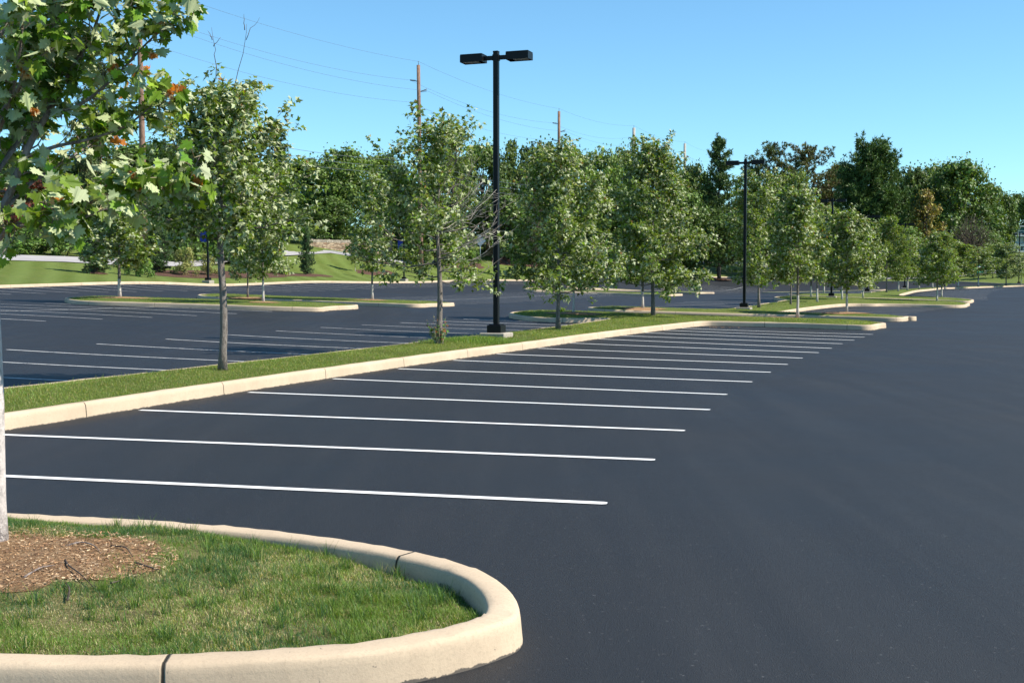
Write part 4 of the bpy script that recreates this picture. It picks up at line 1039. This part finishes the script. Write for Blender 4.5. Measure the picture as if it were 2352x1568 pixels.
# ------------------------------------------------------------------ utility poles and wires
UP = [(318,104,-30,'pole',9.9,'brown utility pole behind the foreground maple'),(961,138,150,'pole',9,'tall reddish utility pole left of the nearest lamp post'),(1284,178,256,'pole',9,'second utility pole, above the broad round maple'),
      (1456,215,294,'greypole',9,'third utility pole, grey, left of the tallest dense maple top'),(1573,262,330,'greypole',9,'fourth and thinnest grey utility pole')]
att = []
for px, Y, tp, mt, _, lab in UP:
    x = ray(px, tp)[0] * Y; z0 = float(G(x, Y)); zt = PY(px, tp, Y)[2]; H = zt - z0
    o = empty('utility_pole', (x, Y, z0), lab, 'utility pole', 'wooden utility poles'); s = 1
    b = MB(); b.tube([(-.0 + .012 * (H - h) * (.8 if px < 1000 else 0), 0, h) for h in np.linspace(0, H, 6)], np.linspace(.28, .2, 6) * (1.3 if px > 1400 else 1), 10); b.build('shaft', M[mt], o)
    b = MB(); b.tube([(0, 0, H), (0, 0, H + .45)], .03, 6); b.build('top_pin', M['insul'], o)
    A_ = {'top': (0, 0, H + .4)}
    for nm, sx, dz in (('a', -1, 1.65), ('b', 1, 2.85), ('c', -1, 4.1)):
        i_ = MB(); z = H - dz; i_.tube([(sx * .1, 0, z - .15), (sx * .95, 0, z + .08 * sx * (1 if nm == 'b' else 0) + (.12 if nm == 'b' else 0))], .045, 6)
        for k in range(5): u = .35 + k * .12; i_.tube([(sx * u, 0, z - .1 + .1 * u - .005), (sx * (u + .05), 0, z - .1 + .1 * u)], .10, 8)
        i_.build('insulator', M['insul'], o); A_[nm] = (sx * .98, 0, z)
    A_['d'] = (.14, 0, H - 10.6); A_['e'] = (.14, 0, H - 11.3); A_['f'] = (.14, 0, H - 12.0)
    att.append({k: np.array(v) + [x, Y, z0] for k, v in A_.items()})
first = {k: v + (att[0][k] - att[1][k]) * 1.0 for k, v in att[0].items()}; last = {k: v + (att[-1][k] - att[-2][k]) * .9 for k, v in att[-1].items()}
seq = [first] + att + [last]
nmw = {'top': 'thin topmost wire', 'a': 'upper left power wire', 'b': 'right-hand power wire', 'c': 'lower left power wire', 'd': 'upper low cable', 'e': 'middle low cable', 'f': 'lowest cable'}
spn = ['left of the first brown pole behind the maple', 'from the pole behind the foreground maple to the reddish pole', 'from the reddish pole to the second pole', 'from the second pole to the third pole', 'from the third pole to the fourth pole', 'beyond the fourth pole']
for i in range(len(seq) - 1):
    for k in ('top', 'a', 'b', 'c', 'd', 'e', 'f'):
        a_, b_ = seq[i][k], seq[i+1][k]; t = np.linspace(0, 1, 25)[:, None]
        q = a_ + (b_ - a_) * t; q[:, 2] -= 4 * (.95 if k != 'top' else .7) * t[:, 0] * (1 - t[:, 0])
        wmb = MB(); wmb.tube(q, .011 if k in 'topabc' else .02, 5)
        tag(wmb.build('overhead_wire', M['wire']), '%s %s' % (nmw[k], spn[i]), 'wire', 'overhead wires between the utility poles')

# ------------------------------------------------------------------ road, driveway, mulch patches on the lawn
def sheet(name, rows, mat, label, kind='structure', dz=.17, uvs=False):
    """rows = list of (left point, right point) in plan; follows the terrain"""
    V = []; n_ = 7
    for a, b_ in rows:
        for j in range(n_):
            q = np.array(a) + (np.array(b_) - np.array(a)) * j / (n_ - 1); V.append(q)
    V = np.array(V); idx = np.arange(len(V)).reshape(len(rows), n_)
    fq = np.stack([idx[:-1, :-1], idx[1:, :-1], idx[1:, 1:], idx[:-1, 1:]], -1).reshape(-1, 4)
    b = MB(); b.add(np.c_[V, G(V[:, 0], V[:, 1]) + dz], fq, smooth=True)
    o = b.build(name, mat); return tag(o, label, kind=kind)
rl = [(-900,94,101),(-400,93,100),(0,92.5,99),(150,97,104),(300,101,109),(450,109,117),(600,128,133),(760,137.5,141),(900,144,147),(1000,152,155)]
sheet('road', [(bx(a, y0_), bx(a, y1_)) for a, y0_, y1_ in rl], M['road'], 'pale road crossing behind the lawn', dz=.2)
sheet('road', [(bx(1590,240),bx(1590,252)),(bx(1650,244),bx(1650,258)),(bx(1720,246),bx(1720,260)),(bx(1800,240),bx(1800,254))], M['road'], 'light stretch of road seen under the dark trees', dz=.25)
sheet('driveway', [(bx(1960,206),bx(1960,222)),(bx(2080,204),bx(2080,220)),(bx(2160,203),bx(2160,218)),(bx(2240,204),bx(2240,214)),(bx(2310,204),bx(2310,209))], M['road'], 'pale concrete driveway behind the green container', dz=.22)
def patch(c, a, b_, mat, label, dz=.02, rz=0, seed=0, hump=.06, name='mulch_bed', zf=None, n_=26, k_=6):
    r_ = np.random.default_rng(seed); V = [c]; ww = [1]
    jag = 1 + .10 * np.interp(np.arange(n_), np.arange(0, n_ + 1, 2), np.r_[r_.normal(0, 1, n_ // 2), 0])
    for j in range(1, k_ + 1):
        for i in range(n_):
            t = 6.2832 * i / n_; x_ = a * math.cos(t) * jag[i] * j / k_; y_ = b_ * math.sin(t) * jag[i] * j / k_
            V.append((c[0] + x_ * math.cos(rz) - y_ * math.sin(rz), c[1] + x_ * math.sin(rz) + y_ * math.cos(rz))); ww.append(1 - (j / k_)**2)
    V = np.array(V, float)[:, :2]; z = (G(V[:, 0], V[:, 1]) if zf is None else zf(V[:, 0], V[:, 1])) + dz + hump * np.array(ww)
    f = [(0, 1 + i, 1 + (i + 1) % n_) for i in range(n_)]
    fq = [(1 + (j-1) * n_ + i, 1 + j * n_ + i, 1 + j * n_ + (i + 1) % n_, 1 + (j-1) * n_ + (i + 1) % n_) for j in range(1, k_) for i in range(n_)]
    m_ = MB(); m_.add(np.c_[V, z], f); m_.f.append(np.array(fq)); m_.m.append(np.zeros(len(fq), int)); m_.smooth.append(np.ones(len(fq), bool))
    return tag(m_.build(name, M[mat]), label, kind='stuff')
for px, Y, a, b_, lab in [(520,103.5,9.5,3.0,'dark mulch bed under the yellow-flecked shrubs'),(655,114,4.5,1.6,'dark mulch bed by the clipped shrubs'),(725,119,2.6,1.2,'mulch ring of the small upright conifer'),(858,131.5,3.6,1.6,'dark mulch patch with a sapling'),(855,141,3.4,1.4,'reddish mulch patch below the road'),
     (1068,155,4.4,2.0,'mulch bed of the round pine shrubs'),(1190,168,6,3.0,'mulch bed behind the nearest lamp post'),(1660,206,2.2,1.5,'bare earth round the spreading dark tree'),(222,87,.9,.6,'small bare patch under the weeping conifer')]:
    patch(bx(px, Y), a, b_, 'dmulch', lab, .16, 1.15, int(px), .12)
for key, px, Y, a, b_, lab in [('M1',1832,46,1.35,1.0,'chip mulch ring round the white-trunked maple'),('M2',1945,52,1.1,.7,'chip mulch ring near the tip of the second cross island'),('M2',1476,53,1.0,.6,'chip mulch ring left of the tallest dense maple'),('M1',1317,46.6,1.1,.8,'small mulch ring behind the broad round maple'),
     ('A',275,54.5,1.3,.7,'mulch ring on the nearer end island'),('B',569,62,1.0,.6,'mulch ring on the farther end island'),('B',855,61,.9,.5,'small mulch ring of the slim maple'),('A',605,51.5,.7,.4,'mulch ring on the right part of the nearer end island')]:
    patch(bx(px, Y), a, b_, 'mulch', lab, .015, -AX * 0, int(px), .05, zf=lambda x, y, k=key: isl_z(k, x, y))

# ------------------------------------------------------------------ stone wall, sign, pillar
x0_, y0_ = bx(735, 141); x1_, y1_ = bx(806, 141.5)
def wall(a, b_, h, label):
    a = np.array(a); b_ = np.array(b_); L = np.linalg.norm(b_ - a); an = math.atan2(*(b_ - a)[::-1]); c = (a + b_) / 2
    z = float(G(*c)) + .1; o = empty('stone_wall', (c[0], c[1], z), label, 'wall', rz=an)
    m_ = MB(); m_.box((0, 0, h / 2 - .3), (L, .5, h + .6)); m_.build('masonry', M['stone'], o)
    m_ = MB(); r_ = np.random.default_rng(4); q = -L / 2 + .1
    while q < L / 2 - .1:
        t_ = r_.uniform(.08, .16); m_.box((q + t_ / 2, 0, h + .16 + r_.uniform(-.03, .05)), (t_ * .8, .46, r_.uniform(.28, .38)), bev=.02); q += t_ + .03
    m_.build('coping', M['cap'], o); return o
wall(bx(700, 143), bx(900, 150), 1.1, 'long fieldstone wall with upright pale coping stones behind the road')
c = bx(1125, 168); z = float(G(*c)) + .1
o = empty('stone_pillar', (*c, z), 'squat stone pillar with a pale cap right of the diamond sign', 'pillar')
m_ = MB(); m_.box((0, 0, 1.3), (1.1, 1.1, 2.8), bev=.03); m_.build('shaft', M['stone'], o); m_ = MB(); m_.box((0, 0, 2.78), (1.35, 1.35, .18), bev=.04); m_.build('cap', M['cap'], o)
c = bx(1103, 160); z = float(G(*c)) + .1
zs = PY(1103, 553, 160)[2] - z
o = empty('road_sign', (*c, z), 'diamond road sign seen from its grey back', 'sign')
m_ = MB(); m_.tube([(0, 0, 0), (0, 0, zs + .3)], .05, 8); m_.build('post', M['signback'], o)
m_ = MB(); m_.add([(0, -.07, zs - .75), (.75, -.07, zs), (0, -.07, zs + .75), (-.75, -.07, zs), (0, -.055, zs - .75), (.75, -.055, zs), (0, -.055, zs + .75), (-.75, -.055, zs)], [(0,1,2,3),(7,6,5,4),(0,4,5,1),(1,5,6,2),(2,6,7,3),(3,7,4,0)]); m_.build('panel', M['signback'], o)

# ------------------------------------------------------------------ green container on the driveway
c = bx(2237, 206); z = float(G(*c)) + .2
o = empty('container', (*c, z), 'green metal container with a white and turquoise panel parked on the far driveway', 'container', rz=.12)
m_ = MB(); m_.box((0, 0, .85), (2.7, 1.5, 1.3), bev=.05)
for q in (-1.1, -.55, 0, .55, 1.1): m_.box((q, -.77, .85), (.08, .06, 1.2))
m_.build('body', M['green'], o)
m_ = MB(); m_.box((0, .0, 1.56), (2.8, 1.6, .09), bev=.03); m_.build('lid', M['dgreen'], o)
m_ = MB(); m_.box((.55, -.815, 1.05), (.9, .02, .55)); m_.build('panel', M['white'], o)
m_ = MB(); m_.box((.05, -.80, .22), (2.6, .1, .12)); m_.build('skid', M['dgreen'], o)
for q in (-1, 1): m_ = MB(); m_.tube([(q, -.5, .09), (q, .5, .09)], .09, 10); m_.build('roller', M['rubber'], o)

# ------------------------------------------------------------------ building at the right edge
Yb = 262; ul = PY(2318, 520, Yb); zb = float(G(ul[0], Yb)) - .5
o = empty('building', (ul[0], Yb, zb), 'two-storey brick and teal building with white rails at the right edge', 'building', rz=-.12)
def zz(py): return PY(2335, py, Yb)[2] - zb
Lb = 24.0
def bb(name, mat, x0_, x1_, pa, pb, y=0, dy=.3, par=None):
    m_ = MB(); m_.box(((x0_ + x1_) / 2, y, (zz(pa) + zz(pb)) / 2), (x1_ - x0_, dy, abs(zz(pa) - zz(pb)))); return m_.build(name, M[mat], par or o)
m_ = MB(); m_.box((Lb / 2, 5, zz(582) / 2 - .2), (Lb, 8, zz(582) + .4)); m_.build('brick_base', M['brick'], o)
m_ = MB(); m_.box((Lb / 2, 5.2, (zz(582) + zz(521)) / 2), (Lb, 7, zz(521) - zz(582))); m_.build('wall', M['teal'], o)
bb('roof_edge', 'roofm', -.6, Lb, 518, 521, 1, 1.6)
bb('balcony_slab', 'white', 0, Lb, 536, 543, .9, 1.4)
bb('sill_band', 'white', 0, Lb, 560, 566, 1.0, 1.0)
bb('ledge', 'white', .2, Lb, 575, 579, 1.0, 1.0)
for q in np.arange(1.3, Lb, 5.4): bb('brick_pillar', 'brick', q, q + .45, 521, 536, .7, .4)
for q in np.arange(1.9, Lb - 1, 2.6):
    g = bb('railing', 'white', q, q + .1, 524, 536, .35, .1); bb('rail_bar', 'white', q + .1, q + 2.5, 529.6, 530.8, .36, .06, g)
for q in np.arange(.5, Lb - 3, 3.2): bb('window', 'glass', q, q + 2.8, 545, 559, 1.5, .2)
for q in np.arange(.9, Lb - 2, 2.2): bb('window', 'glass', q, q + 1.9, 567.5, 574, .95, .2)
for q in np.arange(.2, Lb - 1, 3.2): bb('mullion', 'white', q, q + .2, 544, 560, 1.35, .15)

# ------------------------------------------------------------------ grass
rng = np.random.default_rng(77)
def blades(key, n, h, wd_, poly=None, zf=None, tints=None, clump=.0, sel=None, name='grass', label='', lean=.35):
    P_, inn = ISL[key][0], ISL[key][1]; x0_, y0_ = inn.min(0); x1_, y1_ = inn.max(0)
    X = []; Yv = []; c = 0
    while c < n:
        a = rng.uniform(x0_, x1_, n * 2); b_ = rng.uniform(y0_, y1_, n * 2)
        if sel is not None: k = sel(a, b_); a, b_ = a[k], b_[k]
        k = inside(a, b_, inn); a, b_ = a[k], b_[k]; X.append(a); Yv.append(b_); c += len(a)
    x = np.concatenate(X)[:n]; y = np.concatenate(Yv)[:n]
    z = (isl_z(key, x, y) if zf is None else zf(x, y)) - .004
    return x, y, z
def add_blades(x, y, z, hgt, wdt, tints, label, lean=.35, curve=1., name='grass', parent=None):
    n = len(x); az = rng.uniform(0, 6.28, n); ln = np.abs(rng.normal(0, lean, n)).clip(0, 1.5)
    ax = unit(np.c_[np.cos(az) * ln, np.sin(az) * ln, np.ones(n)]); nr = np.c_[np.cos(az), np.sin(az), -ln] * -1.0
    sd = unit(np.cross(ax, nr)); nn = np.cross(sd, ax)
    tv = np.array(BLADE[0]); k = 5
    v = np.stack([x, y, z], 1)[:, None] + tv[None, :, 0:1] * wdt[:, None, None] * sd[:, None] + hgt[:, None, None] * (tv[None, :, 1:2] * ax[:, None] + curve * tv[None, :, 2:3] * nn[:, None] * -1)
    m_ = MB(); m_.v.append(v.reshape(-1, 3)); m_.t.append(np.repeat(tints, k, 0)); m_.uv.append(np.zeros((n * k, 2))); m_.n = n * k
    for face in BLADE[1]:
        m_.f.append(np.array(face)[None, :] + (np.arange(n) * k)[:, None]); m_.m.append(np.zeros(n, int)); m_.smooth.append(np.zeros(n, bool))
    return tag(m_.build(name, M['blade'], parent), label, kind='stuff')
def gt(n, dry, deep=0., straw=(.42, .36, .17)):
    t = np.array([.135, .215, .040]) * (1 + rng.normal(0, .25, (n, 1)).clip(-.5, .8)) * (1 + rng.normal(0, .07, (n, 3)))
    m = rng.random(n) < dry; t[m] = np.array(straw) * (1 + rng.normal(0, .2, (m.sum(), 1)))
    m = rng.random(n) < deep; t[m] = np.array([.030, .085, .030]) * (1 + rng.normal(0, .2, (m.sum(), 1)))
    return t.clip(.01, .9)
# foreground island: coarse tufts, thinner and drier towards the middle, bare round the trunk
TFx, TFy = TF[0], TF[1]
def vn(x, y, s, seed):              # cheap smooth value noise
    r_ = np.random.default_rng(seed); g_ = r_.random((64, 64)); u = (x * s) % 63; v = (y * s) % 63
    i, j = u.astype(int), v.astype(int); fu, fv = u - i, v - j; fu = fu * fu * (3 - 2 * fu); fv = fv * fv * (3 - 2 * fv)
    return (g_[i, j] * (1 - fu) + g_[i + 1, j] * fu) * (1 - fv) + (g_[i, j + 1] * (1 - fu) + g_[i + 1, j + 1] * fu) * fv
n = 190000
x, y, z = blades('F', n, 0, 0, zf=fz, sel=lambda a, b_: a > -3.6)
mulc = np.hypot((x - TFx - .05) / 1.0, (y - TFy + .38) / .62) + (vn(x, y, 4.3, 3) - .5) * .55 + (vn(x, y, 14, 31) - .5) * .3
dens = np.clip((mulc - .90) / .25, 0, 1) * np.clip(.42 + 1.25 * (vn(x, y, 2.2, 1) * .6 + vn(x, y, 6.5, 2) * .6 - .28), .16, 1)
k = rng.random(n) < dens; x, y, z = x[k], y[k], z[k]
hh = (.018 + .046 * vn(x, y, 3.1, 5) * vn(x, y, 9., 6) * 1.7) * rng.uniform(.6, 1.35, len(x))
dry = (vn(x, y, 2.6, 8) * .7 + vn(x, y, 8, 9) * .3)
tt = gt(len(x), 0); dm = rng.random(len(x)) < np.clip(1.25 * (dry - .25), .08, .6); tt[dm] = np.array([.55, .48, .27]) * (1 + rng.normal(0, .2, (dm.sum(), 1)))
dp = (rng.random(len(x)) < np.clip((vn(x, y, 2.0, 12) - .5) * 2.5 + .1, 0, .8)) & ~dm; tt[dp] = np.array([.055, .130, .045]) * (1 + rng.normal(0, .2, (dp.sum(), 1)))
hh[dm] *= .6
add_blades(x, y, z, hh, rng.uniform(.002, .004, len(x)), tt.clip(.01, .9), 'patchy green and straw grass on the foreground island', .5)
# tall tufts
nt = 200; cx, cy, cz = blades('F', nt, 0, 0, zf=fz, sel=lambda a, b_: a > -3.4)
mm = np.hypot((cx - TFx - .05) / 1.0, (cy - TFy + .38) / .62) > 1.05; cx, cy = cx[mm], cy[mm]
per = 34; a = rng.uniform(0, 6.28, len(cx) * per); r_ = np.abs(rng.normal(0, .028, len(cx) * per)); x = np.repeat(cx, per) + np.cos(a) * r_; y = np.repeat(cy, per) + np.sin(a) * r_
kk = inside(x, y, Finn); x, y = x[kk], y[kk]
add_blades(x, y, fz(x, y) - .004, rng.uniform(.045, .115, len(x)), rng.uniform(.0022, .0042, len(x)), gt(len(x), .07, .45), 'longer dark green tufts scattered in the foreground island grass', .42)
# median and island turf: finer blades, thickest close to the camera
for key, n, smax, lab in [('M1', 110000, 26, 'short green grass on the nearer part of the median'), ('M1', 60000, 60, 'short green grass on the farther part of the median'), ('M2', 26000, 200, 'short grass on the second median'), ('A', 14000, 99, 'short grass on the nearer end island'), ('B', 12000, 99, 'short grass on the farther end island')]:
    if key == 'M1' and smax == 26: sl = lambda a, b_: (toLS(a, b_)[1] < 26) & (b_ > 8)
    elif key == 'M1': sl = lambda a, b_: toLS(a, b_)[1] >= 26
    else: sl = None
    x, y, z = blades(key, n, 0, 0, sel=sl); far = smax > 30
    pt = vn(x + 50, y, 1.3, 21); tt = gt(len(x), .24, 0., (.27, .27, .10)) * [1.12, .98, 1.1] * (.75 + .5 * pt[:, None])
    tall = 1 + 1.2 * (rng.random(len(x)) < .02)
    add_blades(x, y, z, rng.uniform(.015, .042, len(x)) * (1.3 if far else 1) * tall, rng.uniform(.004, .008, len(x)) * (1.8 if far else 1), tt, lab, .5)
# lush patch beside the lamp footing
c0 = np.array(bx(1105, 28.4)); n = 5000; x = c0[0] + rng.normal(0, .75, n); y = c0[1] + rng.normal(0, .5, n); k = inside(x, y, ISL['M1'][1]); x, y = x[k], y[k]
add_blades(x, y, isl_z('M1', x, y), rng.uniform(.05, .12, len(x)), rng.uniform(.006, .012, len(x)), gt(len(x), .02), 'lush longer grass beside the lamp footing', .5)

# mulch at the foot of the foreground maple
zf0 = lambda x, y: fz(x, y)
patch((TFx + .05, TFy - .38), 1.0, .62, 'mulch', 'brown chip mulch at the foot of the foreground maple', .004, 0, 5, .02, zf=zf0, n_=60, k_=24)
n = 8000; a = rng.uniform(0, 6.28, n); r_ = np.sqrt(rng.random(n)) * 1.04; x = TFx + .05 + np.cos(a) * r_; y = TFy - .38 + np.sin(a) * r_ * .63; k = inside(x, y, Finn); x, y = x[k], y[k]; n = len(x)
z = fz(x, y) + .018 + rng.uniform(0, .012, n)
CH = ([(-.5,0,0),(.5,0,.0),(.4,1,.05),(-.3,1.1,0)], [(0,1,2,3)])
m_ = MB(); cols = np.array([(.46,.30,.17),(.34,.19,.10),(.16,.09,.055),(.56,.41,.26),(.42,.24,.12)])
CH2 = ([(-.16,0,0),(.16,0,0),(.12,1,.02),(-.10,1.05,0)], [(0,1,2,3)])
m_.leaves(*CH2, np.c_[x, y, z], unit(np.c_[rng.normal(0, 1, (n, 2)), rng.normal(0, .2, n)]), np.c_[rng.normal(0, .3, (n, 2)), np.ones(n)], rng.uniform(.005, .022, n), cols[rng.integers(0, 5, n)] * (1 + rng.normal(0, .2, (n, 1))).clip(.5, 1.4))
tag(m_.build('wood_chips', M['tint']), 'loose wood chips on the mulch round the foreground maple', kind='stuff')
for pl, lab in [([(150,1262),(185,1258),(215,1265),(232,1275)],'pale curved root crossing the upper mulch'),([(150,1290),(170,1305),(195,1325),(212,1345)],'dark stick lying towards the kerb in the mulch'),([(55,1330),(90,1312),(125,1303)],'long thin pale stick at left in the mulch'),
                ([(255,1262),(290,1265),(305,1280)],'forked twig near the right end of the mulch'),([(310,1290),(340,1305),(372,1302)],'reddish twig at the right edge of the mulch'),([(0,1300),(25,1290)],'short stick by the trunk of the foreground maple'),([(155,1372),(158,1355),(150,1340)],'black curled twig at the near edge of the mulch'),([(255,1335),(275,1328)],'tiny dark twig in the near mulch')]:
    q = np.array([PG(a_, b_, .16) for a_, b_ in pl]); q[:, 2] = fz(q[:, 0], q[:, 1]) + .03; q[0, 2] -= .012; q[-1, 2] -= .012; q[1:-1, :2] += rng.normal(0, .012, (len(q) - 2, 2))
    t_ = np.linspace(0, 1, len(q)); tt = np.linspace(0, 1, 12); qs = np.array([np.interp(tt, t_, q[:, c]) for c in range(3)]).T
    for _ in range(2): qs[1:-1] = (qs[:-2] + 2 * qs[1:-1] + qs[2:]) / 4
    m_ = MB(); m_.tube(qs, np.linspace(.0055, .002, 12), 6); tag(m_.build('twig', M['lbark' if 'pale' in lab else 'dbark']), lab, 'twig', 'twigs lying on the mulch')
# dry leaves blown against the kerb
m_ = MB(); c0 = PG(1640, 752); n = 60; x = c0[0] + rng.normal(0, .35, n) + .2; y = c0[1] - np.abs(rng.normal(0, .10, n)) - .05
m_.leaves(*LEAF_S, np.c_[x, y, G(x, y) + .012], unit(np.c_[rng.normal(0, 1, (n, 2)), np.zeros(n)]), np.c_[rng.normal(0, .3, (n, 2)), np.ones(n)], rng.uniform(.04, .08, n), np.tile([[.32, .19, .10]], (n, 1)))
tag(m_.build('leaf_litter', M['tint']), 'dry brown leaves blown into the kerb corner', kind='stuff')

# ------------------------------------------------------------------ light, sky, camera
S = np.array([.97, -.22, .0]); S = S / np.linalg.norm(S); EL = math.radians(45)
to_sun = Vector((S[0] * math.cos(EL), S[1] * math.cos(EL), math.sin(EL)))
L = bpy.data.lights.new('sun', 'SUN'); L.energy = 4.6; L.angle = math.radians(.53); L.color = (1, .94, .84)
so = bpy.data.objects.new('sun', L); col.objects.link(so); so.rotation_euler = to_sun.to_track_quat('Z', 'Y').to_euler()
wl = bpy.data.worlds.new('World'); sc.world = wl; wl.use_nodes = True; nt = wl.node_tree
bg_ = nt.nodes['Background']; sk = nt.nodes.new('ShaderNodeTexSky'); sk.sky_type = 'NISHITA'; sk.sun_disc = False
sk.sun_elevation = EL; sk.sun_rotation = math.atan2(S[0], S[1]); sk.altitude = 300; sk.air_density = 1.0; sk.dust_density = .0; sk.ozone_density = 4.0
mxn = nt.nodes.new('ShaderNodeMix'); mxn.data_type = 'RGBA'; mxn.blend_type = 'MULTIPLY'; mxn.inputs[0].default_value = 1; mxn.inputs[7].default_value = (.70, .97, 1.0, 1); nt.links.new(sk.outputs[0], mxn.inputs[6]); nt.links.new(mxn.outputs[2], bg_.inputs[0]); bg_.inputs[1].default_value = .105
cam = bpy.data.cameras.new('camera'); co = bpy.data.objects.new('camera', cam); col.objects.link(co)
co.location = (0, 0, CAMH); co.rotation_euler = (math.pi / 2 - TH, 0, 0); cam.sensor_width = 36; cam.lens = 36 * F / 2352; cam.clip_end = 6000; cam.clip_start = .05
sc.camera = co
vs = sc.view_settings; vs.view_transform = 'Standard'; vs.look = 'None'; vs.exposure = .85; vs.gamma = 1
sc.cycles.max_bounces = 8; sc.cycles.transparent_max_bounces = 8; sc.cycles.diffuse_bounces = 3
